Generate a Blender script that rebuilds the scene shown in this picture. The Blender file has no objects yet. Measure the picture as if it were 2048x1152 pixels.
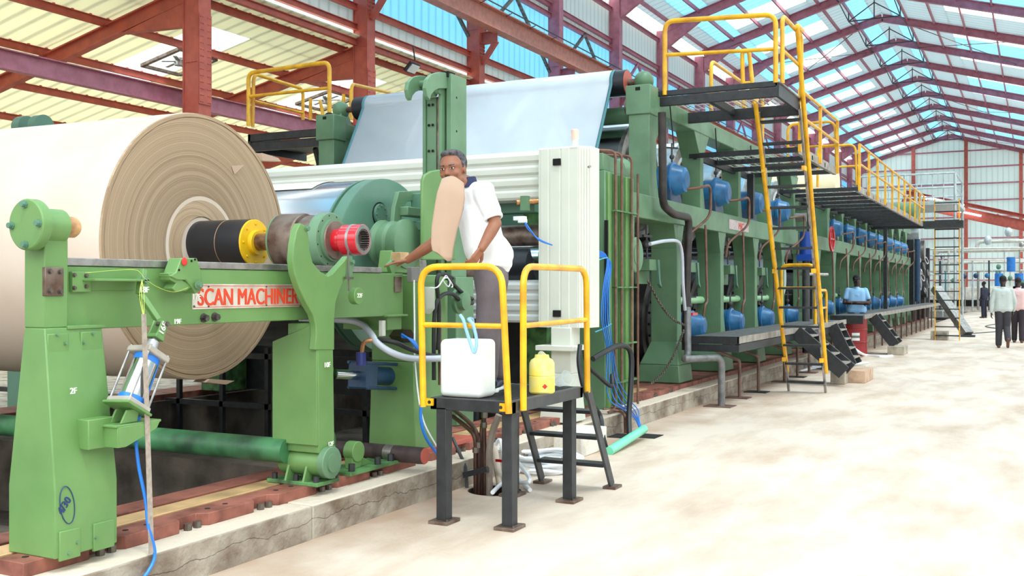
import bpy, bmesh, math, random
from mathutils import Vector, Matrix
random.seed(7)
S = bpy.context.scene
COL = S.collection
PI = math.pi
# ---------------------------------------------------------------- camera
FPX = 2056.0; CH = 1.5; TH = math.atan((2075-1024)/FPX)
FW = Vector((-math.sin(TH), math.cos(TH), 0)); RT = Vector((math.cos(TH), math.sin(TH), 0)); UP = Vector((0, 0, 1))
cam = bpy.data.cameras.new('camera'); co = bpy.data.objects.new('camera', cam); COL.objects.link(co)
cam.sensor_width = 36; cam.lens = FPX*36/2048; cam.clip_end = 400
co.location = (0, 0, CH); co.rotation_euler = (PI/2, 0, TH)
S.camera = co
# ---------------------------------------------------------------- light
S.view_settings.view_transform = 'Standard'; S.view_settings.look = 'None'
S.view_settings.exposure = 0.45; S.view_settings.gamma = 1
wd = bpy.data.worlds.new('sky'); S.world = wd; wd.use_nodes = True
wn = wd.node_tree; bg = wn.nodes['Background']
tc = wn.nodes.new('ShaderNodeTexCoord'); sx = wn.nodes.new('ShaderNodeSeparateXYZ'); cr = wn.nodes.new('ShaderNodeValToRGB')
wn.links.new(tc.outputs['Generated'], sx.inputs[0]); wn.links.new(sx.outputs[2], cr.inputs[0]); wn.links.new(cr.outputs[0], bg.inputs[0])
cr.color_ramp.elements[0].position = .0; cr.color_ramp.elements[0].color = (.34, .35, .36, 1)
cr.color_ramp.elements[1].position = .6; cr.color_ramp.elements[1].color = (3.9, 4.2, 4.3, 1)
bg.inputs[1].default_value = 1.0
sl = bpy.data.lights.new('sun', 'SUN'); sl.energy = 6.0; sl.angle = math.radians(25); sl.color = (1, .97, .9)
so = bpy.data.objects.new('sun', sl); COL.objects.link(so)
sd = Vector((-.30, .22, -.95)); so.rotation_euler = sd.to_track_quat('-Z', 'Y').to_euler()

# ---------------------------------------------------------------- measuring helpers
def ray(px, py): return FW + RT*((px-1024)/FPX) + UP*((576-py)/FPX)
def P(px, py, x=None, y=None, z=None, w=None):
    """point of the place seen at a photo pixel, on the plane x=, y=, z= or at depth w"""
    d = ray(px, py)
    if w is None:
        w = x/d.x if x is not None else (y/d.y if y is not None else (z-CH)/d.z)
    return Vector((0, 0, CH)) + d*w
def V(*a): return Vector(a)

# ---------------------------------------------------------------- materials
def lin(c):
    return tuple((v/255/12.92 if v/255 <= .04045 else ((v/255+.055)/1.055)**2.4) for v in c) + (1,)
def mat(name, col, rough=.5, metal=0, var=.12, sc=6, col2=None, bump=0, bsc=40, spec=.5, trans=0, coat=0):
    m = bpy.data.materials.new(name); m.use_nodes = True; n = m.node_tree; b = n.nodes['Principled BSDF']
    c = lin(col)
    b.inputs['Roughness'].default_value = rough; b.inputs['Metallic'].default_value = metal
    b.inputs['Specular IOR Level'].default_value = spec
    if coat: b.inputs['Coat Weight'].default_value = coat
    t = n.nodes.new('ShaderNodeTexCoord')
    if var > 0:
        no = n.nodes.new('ShaderNodeTexNoise'); no.inputs['Scale'].default_value = sc; no.inputs['Detail'].default_value = 6
        n.links.new(t.outputs['Object'], no.inputs['Vector'])
        r = n.nodes.new('ShaderNodeValToRGB'); n.links.new(no.outputs['Fac'], r.inputs[0])
        c2 = lin(col2) if col2 else tuple(v*(1-var*1.6) for v in c[:3])+(1,)
        r.color_ramp.elements[0].position = .32; r.color_ramp.elements[0].color = c2
        r.color_ramp.elements[1].position = .62; r.color_ramp.elements[1].color = tuple(min(1, v*(1+var*.5)) for v in c[:3])+(1,)
        n.links.new(r.outputs[0], b.inputs['Base Color'])
    else: b.inputs['Base Color'].default_value = c
    if bump:
        nb = n.nodes.new('ShaderNodeTexNoise'); nb.inputs['Scale'].default_value = bsc; nb.inputs['Detail'].default_value = 4
        n.links.new(t.outputs['Object'], nb.inputs['Vector'])
        bp = n.nodes.new('ShaderNodeBump'); bp.inputs['Strength'].default_value = bump; bp.inputs['Distance'].default_value = .02
        n.links.new(nb.outputs['Fac'], bp.inputs['Height']); n.links.new(bp.outputs[0], b.inputs['Normal'])
    return m
def glassy(name, col, transp, rough=.3):
    """thin sheet that lets light through: transparent mixed with translucent"""
    m = bpy.data.materials.new(name); m.use_nodes = True; n = m.node_tree
    for x in list(n.nodes):
        if x.type != 'OUTPUT_MATERIAL': n.nodes.remove(x)
    o = [x for x in n.nodes if x.type == 'OUTPUT_MATERIAL'][0]
    a = n.nodes.new('ShaderNodeBsdfTransparent'); b = n.nodes.new('ShaderNodeBsdfTranslucent'); d = n.nodes.new('ShaderNodeBsdfDiffuse')
    for x in (a, b, d): x.inputs['Color'].default_value = lin(col)
    m1 = n.nodes.new('ShaderNodeMixShader'); m2 = n.nodes.new('ShaderNodeMixShader')
    m1.inputs[0].default_value = .45; n.links.new(b.outputs[0], m1.inputs[1]); n.links.new(d.outputs[0], m1.inputs[2])
    m2.inputs[0].default_value = transp; n.links.new(m1.outputs[0], m2.inputs[1]); n.links.new(a.outputs[0], m2.inputs[2])
    n.links.new(m2.outputs[0], o.inputs[0]); return m
def ribbed(name, col, axis, pitch, trans=0, bump=.6, dark=.86):
    """profiled metal sheet: ribs across the given object axis, optional light coming through"""
    m = mat(name, col, .55, 0, 0); n = m.node_tree; b = n.nodes['Principled BSDF']
    t = n.nodes.new('ShaderNodeTexCoord'); s = n.nodes.new('ShaderNodeSeparateXYZ'); n.links.new(t.outputs['Object'], s.inputs[0])
    mu = n.nodes.new('ShaderNodeMath'); mu.operation = 'MULTIPLY'; mu.inputs[1].default_value = 1/pitch; n.links.new(s.outputs[axis], mu.inputs[0])
    fr = n.nodes.new('ShaderNodeMath'); fr.operation = 'FRACT'; n.links.new(mu.outputs[0], fr.inputs[0])
    r = n.nodes.new('ShaderNodeValToRGB'); n.links.new(fr.outputs[0], r.inputs[0]); e = r.color_ramp.elements
    e[0].position = 0; e[0].color = (0, 0, 0, 1); e[1].position = .12; e[1].color = (1, 1, 1, 1)
    e2 = e.new(.78); e2.color = (1, 1, 1, 1); e3 = e.new(.9); e3.color = (0, 0, 0, 1)
    mx = n.nodes.new('ShaderNodeMix'); mx.data_type = 'RGBA'; n.links.new(r.outputs[0], mx.inputs[0])
    c = lin(col); mx.inputs[6].default_value = tuple(v*dark for v in c[:3])+(1,); mx.inputs[7].default_value = c
    n.links.new(mx.outputs[2], b.inputs['Base Color'])
    bp = n.nodes.new('ShaderNodeBump'); bp.inputs['Strength'].default_value = bump; bp.inputs['Distance'].default_value = .03
    n.links.new(r.outputs[0], bp.inputs['Height']); n.links.new(bp.outputs[0], b.inputs['Normal'])
    if trans:
        o = [x for x in n.nodes if x.type == 'OUTPUT_MATERIAL'][0]
        tl = n.nodes.new('ShaderNodeBsdfTranslucent'); n.links.new(mx.outputs[2], tl.inputs[0]); ms = n.nodes.new('ShaderNodeMixShader')
        ms.inputs[0].default_value = trans; n.links.new(b.outputs[0], ms.inputs[1]); n.links.new(tl.outputs[0], ms.inputs[2])
        n.links.new(ms.outputs[0], o.inputs[0])
    return m

G1 = mat('green_paint', (104, 142, 82), .36, var=.07, sc=3, col2=(94, 133, 75))
G2 = mat('sage_paint', (102, 136, 104), .42, var=.12, sc=2.5, col2=(86, 120, 88))
G3 = mat('sea_green_paint', (90, 130, 110), .38, var=.1, sc=2)
GD = mat('worn_green_paint', (84, 130, 76), .5, var=.3, sc=9, col2=(40, 62, 38))
STEEL = mat('bare_steel', (170, 165, 162), .38, .85, var=.2, sc=14)
RUSTST = mat('tarnished_steel', (128, 112, 102), .45, .6, var=.35, sc=9, col2=(92, 68, 56))
CHROME = mat('polished_steel', (212, 218, 224), .16, 1, var=.06, sc=3)
DARK = mat('black_painted_steel', (42, 44, 47), .45, var=.25, sc=12)
DGREY = mat('dark_grey_paint', (66, 66, 68), .5, var=.2, sc=10)
BLACK = mat('black_rubber', (24, 24, 27), .5, var=.15, sc=10)
RUBBER = mat('black_roll_cover', (34, 36, 42), .35, var=.15, sc=2)
YEL = mat('yellow_paint', (245, 184, 12), .35, var=.07, sc=6, col2=(214, 150, 16), coat=.3)
YEL2 = mat('yellow_wheel_paint', (236, 186, 24), .4, var=.1)
RED = mat('red_gloss_paint', (205, 18, 34), .18, var=.08, coat=.5)
REDOX = mat('red_oxide_steel', (190, 92, 74), .5, var=.12, sc=4, col2=(172, 80, 70))
REDOX_HAZE = mat('hazy_plum_steel', (186, 116, 132), .5, var=.1, sc=4, col2=(168, 98, 114))  # paler plum red: the hall's haze is mixed into this steel colour
BRASS = mat('bronze', (186, 130, 84), .35, .6, var=.3, sc=18)
BLUE = mat('blue_paint', (42, 112, 164), .35, var=.15, sc=8, col2=(28, 82, 130))
NAVY = mat('navy_paint', (34, 66, 98), .4, var=.2, sc=8)
CREAM = mat('cream_enamel', (214, 214, 202), .4, var=.03, sc=3)
WHITE = mat('white_plastic', (244, 246, 246), .35, var=.02)
CONC = mat('concrete', (196, 184, 168), .9, var=.3, sc=5, col2=(140, 126, 112), bump=.5, bsc=28)
CONCT = mat('pale_concrete', (226, 218, 206), .9, var=.18, sc=4, bump=.3)
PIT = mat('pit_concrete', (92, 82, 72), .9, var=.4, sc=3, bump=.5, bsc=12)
SOLE = mat('rusted_sole_plate', (150, 92, 78), .6, .2, var=.3, sc=7, col2=(104, 58, 48))
SOLEY = mat('machined_sole_plate', (216, 176, 128), .45, .3, var=.25, sc=5)
BOLT = mat('bolt_steel', (120, 112, 104), .4, .8, var=.2)
HOLE = mat('black_hole', (16, 13, 12), .9, var=0)
COPPER = mat('brown_pipe', (120, 84, 70), .4, .3, var=.25, sc=10)
HOSEB = mat('blue_hose', (36, 120, 216), .4, var=.05)
HOSEW = mat('clear_grey_hose', (190, 196, 208), .3, var=.05)
HOSEWH = mat('white_hose', (236, 238, 242), .4, var=.03)
KRAFT = mat('kraft_paper', (190, 160, 138), .8, var=.05, sc=2)
SKIN = mat('brown_skin', (150, 96, 70), .5, var=.08, sc=20)
SKIND = mat('dark_skin', (62, 40, 34), .5, var=.08, sc=20)
SHIRTW = mat('white_cotton', (242, 242, 244), .85, var=.04, sc=3, bump=.25, bsc=9)
TROU = mat('grey_trouser_cloth', (104, 94, 98), .85, var=.15, sc=6, bump=.5, bsc=8)
HAIR = mat('grey_black_hair', (92, 88, 92), .8, var=.4, sc=45, col2=(34, 32, 36), bump=.6, bsc=120)
TEAL = mat('teal_edge', (86, 140, 150), .6, var=.05)
AQUA = mat('aqua_pipe', (112, 206, 170), .3, var=.08)

# ---------------------------------------------------------------- mesh builder
class MB:
    def __init__(s): s.v = []; s.f = []
    def add(s, vs, fs):
        k = len(s.v); s.v += [tuple(a) for a in vs]; s.f += [tuple(i+k for i in f) for f in fs]; return s
    def box(s, x0, x1, y0, y1, z0, z1):
        vs = [(x, y, z) for x in (x0, x1) for y in (y0, y1) for z in (z0, z1)]
        return s.add(vs, [(0, 1, 3, 2), (4, 6, 7, 5), (0, 4, 5, 1), (2, 3, 7, 6), (0, 2, 6, 4), (1, 5, 7, 3)])
    def frus(s, a, z0, b, z1):
        """a, b = (x0,x1,y0,y1) rectangles at z0 and z1"""
        vs = [(a[i], a[2+j], z0) for i in (0, 1) for j in (0, 1)] + [(b[i], b[2+j], z1) for i in (0, 1) for j in (0, 1)]
        return s.add(vs, [(0, 1, 3, 2), (4, 6, 7, 5), (0, 4, 5, 1), (2, 3, 7, 6), (0, 2, 6, 4), (1, 5, 7, 3)])
    def loft(s, secs):
        k = len(s.v); n = 4
        for (a, z) in secs: s.v += [(a[0], a[2], z), (a[1], a[2], z), (a[1], a[3], z), (a[0], a[3], z)]
        for i in range(len(secs)-1):
            for j in range(4): s.f.append((k+4*i+j, k+4*i+(j+1) % 4, k+4*i+4+(j+1) % 4, k+4*i+4+j))
        s.f.append((k+3, k+2, k+1, k)); e = k+4*(len(secs)-1); s.f.append((e, e+1, e+2, e+3)); return s
    def bar(s, p0, p1, w, h, up=None):
        p0 = Vector(p0); p1 = Vector(p1); d = (p1-p0).normalized()
        up = Vector(up) if up is not None else (UP if abs(d.z) < .95 else Vector((0, 1, 0)))
        a = d.cross(up).normalized(); b = a.cross(d).normalized()
        vs = [p+a*(w/2*i)+b*(h/2*j) for p in (p0, p1) for i in (-1, 1) for j in (-1, 1)]
        return s.add(vs, [(0, 1, 3, 2), (4, 6, 7, 5), (0, 4, 5, 1), (2, 3, 7, 6), (0, 2, 6, 4), (1, 5, 7, 3)])
    def ibeam(s, p0, p1, w, h, t=.02, up=None):
        p0 = Vector(p0); p1 = Vector(p1); d = (p1-p0).normalized()
        up = Vector(up) if up is not None else (UP if abs(d.z) < .95 else Vector((0, 1, 0)))
        a = d.cross(up).normalized(); b = a.cross(d).normalized()
        s.bar(p0+b*(h/2-t/2), p1+b*(h/2-t/2), w, t, b); s.bar(p0-b*(h/2-t/2), p1-b*(h/2-t/2), w, t, b)
        return s.bar(p0, p1, t*.7, h-2*t, b)
    def lathe(s, p, ax, prof, n=32, closed=False):
        """prof = [(distance along axis, radius)...]"""
        p = Vector(p); ax = Vector(ax).normalized()
        u = ax.cross(UP if abs(ax.z) < .9 else Vector((1, 0, 0))).normalized(); w = ax.cross(u)
        k = len(s.v); m = len(prof)
        for t, r in prof:
            for i in range(n):
                a = 2*PI*i/n; s.v.append(tuple(p+ax*t+u*(r*math.cos(a))+w*(r*math.sin(a))))
        for j in range(m-1 if not closed else m):
            j2 = (j+1) % m
            for i in range(n):
                i2 = (i+1) % n; s.f.append((k+j*n+i, k+j*n+i2, k+j2*n+i2, k+j2*n+i))
        if not closed:
            s.f.append(tuple(k+i for i in range(n))[::-1]); s.f.append(tuple(k+(m-1)*n+i for i in range(n)))
        return s
    def cyl(s, p0, p1, r, r1=None, n=24):
        p0 = Vector(p0); p1 = Vector(p1); return s.lathe(p0, p1-p0, [(0, r), ((p1-p0).length, r if r1 is None else r1)], n)
    def tube(s, pts, r, n=10, fil=0, k=5):
        pts = [Vector(p) for p in pts]
        if fil: pts = fillet(pts, fil, k)
        rs = r if isinstance(r, (list, tuple)) else [r]*len(pts)
        ts = []
        for i in range(len(pts)):
            a = pts[max(i-1, 0)]; b = pts[min(i+1, len(pts)-1)]; t = (b-a); ts.append(t.normalized() if t.length else Vector((0, 0, 1)))
        u = ts[0].cross(UP if abs(ts[0].z) < .9 else Vector((1, 0, 0))).normalized()
        b0 = len(s.v)
        for i, p in enumerate(pts):
            u = (u - ts[i]*u.dot(ts[i])).normalized(); w = ts[i].cross(u)
            for j in range(n):
                a = 2*PI*j/n; s.v.append(tuple(p+u*(rs[i]*math.cos(a))+w*(rs[i]*math.sin(a))))
        for i in range(len(pts)-1):
            for j in range(n):
                j2 = (j+1) % n; s.f.append((b0+i*n+j, b0+i*n+j2, b0+(i+1)*n+j2, b0+(i+1)*n+j))
        s.f.append(tuple(b0+j for j in range(n))[::-1]); s.f.append(tuple(b0+(len(pts)-1)*n+j for j in range(n)))
        return s
    def prism(s, poly, ax, a0, a1):
        """poly in the two remaining axes (x: y,z; y: x,z; z: x,y) pushed from a0 to a1"""
        def mk(p, a): return {'x': (a, p[0], p[1]), 'y': (p[0], a, p[1]), 'z': (p[0], p[1], a)}[ax]
        n = len(poly); vs = [mk(p, a0) for p in poly]+[mk(p, a1) for p in poly]
        return s.add(vs, [tuple(range(n))[::-1], tuple(range(n, 2*n))]+[(i, (i+1) % n, (i+1) % n+n, i+n) for i in range(n)])
    def ball(s, c, r, sc=(1, 1, 1), n=16, m=10, R=None):
        c = Vector(c); k = len(s.v); R = R or Matrix.Identity(3)
        def pt(x, y, z): return tuple(c+R @ Vector((x*r*sc[0], y*r*sc[1], z*r*sc[2])))
        s.v.append(pt(0, 0, 1))
        for i in range(1, m):
            t = PI*i/m
            for j in range(n):
                a = 2*PI*j/n; s.v.append(pt(math.sin(t)*math.cos(a), math.sin(t)*math.sin(a), math.cos(t)))
        s.v.append(pt(0, 0, -1)); e = len(s.v)-1
        for j in range(n):
            j2 = (j+1) % n; s.f.append((k, k+1+j, k+1+j2)); s.f.append((e, k+1+(m-2)*n+j2, k+1+(m-2)*n+j))
        for i in range(m-2):
            for j in range(n):
                j2 = (j+1) % n; s.f.append((k+1+i*n+j, k+1+(i+1)*n+j, k+1+(i+1)*n+j2, k+1+i*n+j2))
        return s
    def caps(s, p0, r0, p1, r1, n=12):
        """tapered limb with round ends"""
        p0 = Vector(p0); p1 = Vector(p1); L = (p1-p0).length; pr = []
        for i in range(1, 5): a = PI/2*(1-i/4); pr.append((-r0*math.sin(a), max(r0*math.cos(a), 1e-4)))
        for i in range(0, 5): a = PI/2*i/4; pr.append((L+r1*math.sin(a), max(r1*math.cos(a), 1e-4)))
        return s.lathe(p0, p1-p0, [(-r0, 1e-4)]+pr, n)
    def islands(s):
        p = list(range(len(s.v)))
        def f(i):
            while p[i] != i: p[i] = p[p[i]]; i = p[i]
            return i
        for q in s.f:
            a = f(q[0])
            for j in q[1:]: p[f(j)] = a
        g = {}
        for q in s.f: g.setdefault(f(q[0]), []).append(q)
        out = []
        for fs in g.values():
            ids = sorted({i for q in fs for i in q}); mp = {i: j for j, i in enumerate(ids)}; m = MB(); m.v = [s.v[i] for i in ids]; m.f = [tuple(mp[i] for i in q) for q in fs]; out.append(m)
        return out
    def build(s, name, m, parent=None, bev=0, smooth=True, remesh=0, ang=35, solid=0, whole=False):
        if parent and not whole:
            for pl, sg in PLUR:
                if name.endswith(pl):
                    isl = s.islands(); o = None
                    if 1 < len(isl) <= 100:
                        for q in isl: o = q.build(name[:-len(pl)]+sg, m, parent, bev, smooth, remesh, ang, solid, True)
                        return o
        me = bpy.data.meshes.new(name); org = ORG.get(parent.name, Vector()) if parent else Vector()
        me.from_pydata([tuple(Vector(v)-org) for v in s.v], [], s.f)
        bm = bmesh.new(); bm.from_mesh(me); bmesh.ops.recalc_face_normals(bm, faces=bm.faces); bm.to_mesh(me); bm.free()
        if smooth:
            me.polygons.foreach_set('use_smooth', [True]*len(me.polygons)); me.set_sharp_from_angle(angle=math.radians(ang))
        me.materials.append(m)
        o = bpy.data.objects.new(name, me); COL.objects.link(o); o.parent = parent
        ORG[o.name] = org.copy()
        if solid:
            q = o.modifiers.new('solid', 'SOLIDIFY'); q.thickness = solid
        if bev:
            q = o.modifiers.new('bevel', 'BEVEL'); q.width = bev; q.segments = 2; q.limit_method = 'ANGLE'; q.angle_limit = math.radians(40)
        if remesh:
            q = o.modifiers.new('skin', 'REMESH'); q.mode = 'VOXEL'; q.voxel_size = remesh; q.use_smooth_shade = True
            q = o.modifiers.new('smooth', 'SMOOTH'); q.factor = .6; q.iterations = 3
        return o
def fillet(pts, r, k=5):
    out = [pts[0]]
    for i in range(1, len(pts)-1):
        a, b, c = pts[i-1], pts[i], pts[i+1]
        d1 = (a-b); d2 = (c-b); rr = min(r, d1.length*.49, d2.length*.49); p = b+d1.normalized()*rr; q = b+d2.normalized()*rr
        for j in range(k+1):
            t = j/k; out.append(p*(1-t)**2+b*2*t*(1-t)+q*t*t)
    out.append(pts[-1]); return out
def smoothpath(pts, n=8):
    """Catmull-Rom through the points"""
    pts = [Vector(p) for p in pts]; out = []
    for i in range(len(pts)-1):
        a = pts[max(i-1, 0)]; b = pts[i]; c = pts[i+1]; d = pts[min(i+2, len(pts)-1)]
        for j in range(n):
            t = j/n; out.append(.5*((2*b)+(c-a)*t+(2*a-5*b+4*c-d)*t*t+(3*b-a-3*c+d)*t**3))
    out.append(pts[-1]); return out
ORG = {}
PLUR = [(a+'s', a) for a in ('bolt','plate','screw','block','rod','rib','band','edge','hole','slat','link','post','beam','pipe','rung','tread','knob','handle','string','tube','brace','foot','roll','rail','window','button','eye','brow','ear','shoe','sleeve','panel','lug','stud','jaw','spoke','valve','bar','hose')]+[('spline_teeth','spline_tooth'),('feet','foot'),('bushes','bush'),('boxes','box')]
def tag(o, label=None, cat=None, group=None, kind=None):
    if label: o['label'] = label
    if cat: o['category'] = cat
    if group: o['group'] = group
    if kind: o['kind'] = kind
    return o
def T(name, label, cat, loc, group=None, kind=None):
    o = bpy.data.objects.new(name, None); COL.objects.link(o); o.location = loc; ORG[o.name] = Vector(loc)
    o.empty_display_size = .1
    return tag(o, label, cat, group, kind)
def recentre(o):
    """move a single mesh's origin to its base"""
    me = o.data; vs = [v.co for v in me.vertices]
    c = Vector(((min(v.x for v in vs)+max(v.x for v in vs))/2, (min(v.y for v in vs)+max(v.y for v in vs))/2, min(v.z for v in vs)))
    for v in me.vertices: v.co -= c
    o.location = c; ORG[o.name] = c.copy(); return o
def one(mb, name, m, label, cat, group=None, **k):
    return recentre(tag(mb.build(name, m, None, **k), label, cat, group))
def struct(mb, name, m, label=None, **k):
    return tag(mb.build(name, m, None, **k), label, 'building' if label else None, None, 'structure')
def dup(o, delta, label=None, parent=None, group=None):
    c = o.copy(); COL.objects.link(c); c.parent = parent
    if parent is None: c.location = o.location+Vector(delta); ORG[c.name] = ORG.get(o.name, Vector())+Vector(delta)
    if label: c['label'] = label
    if group: c['group'] = group
    for ch in list(o.children): dup(ch, (0, 0, 0), None, c)
    return c
def bolt(mb, p, ax, r=.012, h=.014):
    p = Vector(p); ax = Vector(ax); mb.lathe(p, ax, [(0, r*1.45), (h*.25, r*1.45), (h*.25, r), (h, r)], 8); return mb
def words(txt, name, m, loc, rot, size, parent, ext=.001, sx=1):
    cu = bpy.data.curves.new(name, 'FONT'); cu.body = txt; cu.size = size; cu.extrude = ext; cu.align_x = 'LEFT'; cu.materials.append(m); cu.offset = 0
    tmp = bpy.data.objects.new(name, cu); COL.objects.link(tmp); dg = bpy.context.evaluated_depsgraph_get(); me = bpy.data.meshes.new_from_object(tmp.evaluated_get(dg)); bpy.data.objects.remove(tmp)
    bm = bmesh.new(); dd = size*.028
    for k in (-1, 0, 1):
        n0 = len(bm.verts); bm.from_mesh(me); bm.verts.ensure_lookup_table()
        for v in bm.verts[n0:]: v.co.x += dd*k; v.co.z += .0002*k
    bm.to_mesh(me); bm.free()
    me.name = name; o = bpy.data.objects.new(name, me); COL.objects.link(o); o.parent = parent; o.location = Vector(loc)-(ORG[parent.name] if parent else Vector()); o.rotation_euler = rot; o.scale = (sx, 1, 1); return o
RX = (PI/2, 0, PI/2)    # lettering that faces +X, reads along +Y
# ================================================================ THE SETTING
XC, XR, ZR, SL = -15.0, -7.1, 15.6, .29     # column line, ridge x, ridge z, roof slope
YK = lambda k: 15.45+5.74*k
KN = range(-4, 16); YG = YK(15)
def zroof(x): return ZR-SL*abs(x-XR)
XE = 9.0
# floor with its broad stains
FLOOR = mat('floor_concrete', (232, 220, 206), .62, var=.1, sc=.35, col2=(214, 192, 172), bump=.12, bsc=30)
n = FLOOR.node_tree; b = n.nodes['Principled BSDF']; t = n.nodes.new('ShaderNodeTexCoord')
mp = n.nodes.new('ShaderNodeMapping'); mp.inputs['Scale'].default_value = (1.1, .38, 1); n.links.new(t.outputs['Object'], mp.inputs[0])
no = n.nodes.new('ShaderNodeTexNoise'); no.inputs['Scale'].default_value = 1.6; no.inputs['Detail'].default_value = 9; no.inputs['Roughness'].default_value = .62
n.links.new(mp.outputs[0], no.inputs['Vector'])
r = n.nodes.new('ShaderNodeValToRGB'); r.color_ramp.elements[0].position = .3; r.color_ramp.elements[0].color = lin((182, 156, 134)); r.color_ramp.elements[1].position = .56; r.color_ramp.elements[1].color = lin((212, 195, 180))
n.links.new(no.outputs['Fac'], r.inputs[0])
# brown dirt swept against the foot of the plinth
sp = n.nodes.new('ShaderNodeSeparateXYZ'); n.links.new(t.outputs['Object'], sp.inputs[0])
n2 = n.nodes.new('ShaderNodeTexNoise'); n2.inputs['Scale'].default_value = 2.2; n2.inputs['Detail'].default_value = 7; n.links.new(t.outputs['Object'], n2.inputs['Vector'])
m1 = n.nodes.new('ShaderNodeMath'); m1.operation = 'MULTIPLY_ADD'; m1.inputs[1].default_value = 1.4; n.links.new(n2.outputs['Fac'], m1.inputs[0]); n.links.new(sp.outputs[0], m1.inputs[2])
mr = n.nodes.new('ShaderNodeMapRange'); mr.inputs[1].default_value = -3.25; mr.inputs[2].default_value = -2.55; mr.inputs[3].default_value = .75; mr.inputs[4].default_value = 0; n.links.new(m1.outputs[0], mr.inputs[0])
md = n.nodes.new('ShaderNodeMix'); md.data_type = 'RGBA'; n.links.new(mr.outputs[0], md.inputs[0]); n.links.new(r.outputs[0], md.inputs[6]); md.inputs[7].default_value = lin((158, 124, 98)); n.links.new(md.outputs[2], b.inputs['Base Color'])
XP = -3.85
def holed_floor():
    """aisle slab, with the round service pit left open beside the plinth"""
    bm = bmesh.new(); cx, cy, rr = -3.58, 6.72, .2; N = 32
    x0, x1, y0, y1 = XP-.02, XE, cy-.6, cy+.6
    ring = [bm.verts.new((cx+rr*math.cos(2*PI*i/N), cy+rr*math.sin(2*PI*i/N), 0)) for i in range(N)]
    low = [bm.verts.new((v.co.x, v.co.y, -.5)) for v in ring]
    def outer(a):
        c, s = math.cos(a), math.sin(a); k = .25/max(abs(c), abs(s)); return bm.verts.new((cx+c*k, cy+s*k, 0))
    out = [outer(2*PI*i/N+1e-9) for i in range(N)]
    for i in range(N):
        j = (i+1) % N; bm.faces.new((ring[i], ring[j], out[j], out[i])); bm.faces.new((ring[j], ring[i], low[i], low[j]))
    bm.faces.new(low)
    def q(a, b_, c, d): bm.faces.new([bm.verts.new((x, y, 0)) for x, y in ((a, c), (b_, c), (b_, d), (a, d))])
    q(cx+.25, XE, cy-.25, cy+.25); q(x0, cx-.25, cy-.25, cy+.25); q(x0, XE, -8, cy-.25); q(x0, XE, cy+.25, YG+.2)
    me = bpy.data.meshes.new('floor'); bmesh.ops.recalc_face_normals(bm, faces=bm.faces)
    if [f for f in bm.faces if len(f.verts) == 4][-1].normal.z < 0: bmesh.ops.reverse_faces(bm, faces=bm.faces)
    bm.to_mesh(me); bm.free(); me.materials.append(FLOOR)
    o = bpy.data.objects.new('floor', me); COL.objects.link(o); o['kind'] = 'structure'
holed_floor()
struct(MB().box(-28, -9.9, -8, YG, -.3, -.001), 'floor_back', CONC)
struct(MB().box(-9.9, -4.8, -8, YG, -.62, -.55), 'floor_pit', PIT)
m = MB(); m.lathe((-3.58, 6.72, -.48), (0, 0, 1), [(0, .199), (.479, .199), (.479, .19), (.01, .19), (.01, .001)], 32); struct(m, 'floor_pit_lining', mat('pit_shade', (58, 42, 34), .95, var=.3))  # dark lining added so the pit's inner shade is painted in
# machine foundation: front plinth (three pours), rear plinth
def plinth(x0, x1, front):
    m = MB(); y = 3.02; i = 0
    while y < 47:
        L = [1.9, 2.3, 1.5, 2.0][i % 4]; m.box(x0, x1, y, min(y+L-.004, 47), -.6, .2+.004*((i*7) % 3)); y += L; i += 1
    return m
PLM = mat('plinth_concrete', (158, 148, 134), .9, var=.35, sc=4, col2=(112, 94, 78), bump=.8, bsc=18)
n = PLM.node_tree; b = n.nodes['Principled BSDF']; base = b.inputs['Base Color'].links[0].from_socket
t = n.nodes.new('ShaderNodeTexCoord'); s = n.nodes.new('ShaderNodeSeparateXYZ'); n.links.new(t.outputs['Object'], s.inputs[0])
r = n.nodes.new('ShaderNodeValToRGB'); r.color_ramp.elements[0].position = .195; r.color_ramp.elements[0].color = (0, 0, 0, 1); r.color_ramp.elements[1].position = .199; r.color_ramp.elements[1].color = (1, 1, 1, 1)
n.links.new(s.outputs[2], r.inputs[0]); mx = n.nodes.new('ShaderNodeMix'); mx.data_type = 'RGBA'; n.links.new(r.outputs[0], mx.inputs[0])
n.links.new(base, mx.inputs[6]); mx.inputs[7].default_value = lin((206, 190, 172))
# crack along the front
no = n.nodes.new('ShaderNodeTexNoise'); no.inputs['Scale'].default_value = 3.5; no.inputs['Detail'].default_value = 8; n.links.new(t.outputs['Object'], no.inputs['Vector'])
ma = n.nodes.new('ShaderNodeMath'); ma.operation = 'MULTIPLY_ADD'; ma.inputs[1].default_value = .16; n.links.new(no.outputs['Fac'], ma.inputs[0]); n.links.new(s.outputs[2], ma.inputs[2])
sb = n.nodes.new('ShaderNodeMath'); sb.operation = 'SUBTRACT'; n.links.new(ma.outputs[0], sb.inputs[0]); sb.inputs[1].default_value = .185
ab = n.nodes.new('ShaderNodeMath'); ab.operation = 'ABSOLUTE'; n.links.new(sb.outputs[0], ab.inputs[0])
r2 = n.nodes.new('ShaderNodeValToRGB'); r2.color_ramp.elements[0].position = .0; r2.color_ramp.elements[0].color = (.22, .19, .17, 1); r2.color_ramp.elements[1].position = .0035; r2.color_ramp.elements[1].color = (1, 1, 1, 1)
n.links.new(ab.outputs[0], r2.inputs[0]); m3 = n.nodes.new('ShaderNodeMix'); m3.data_type = 'RGBA'; m3.blend_type = 'MULTIPLY'; m3.inputs[0].default_value = 1
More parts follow.
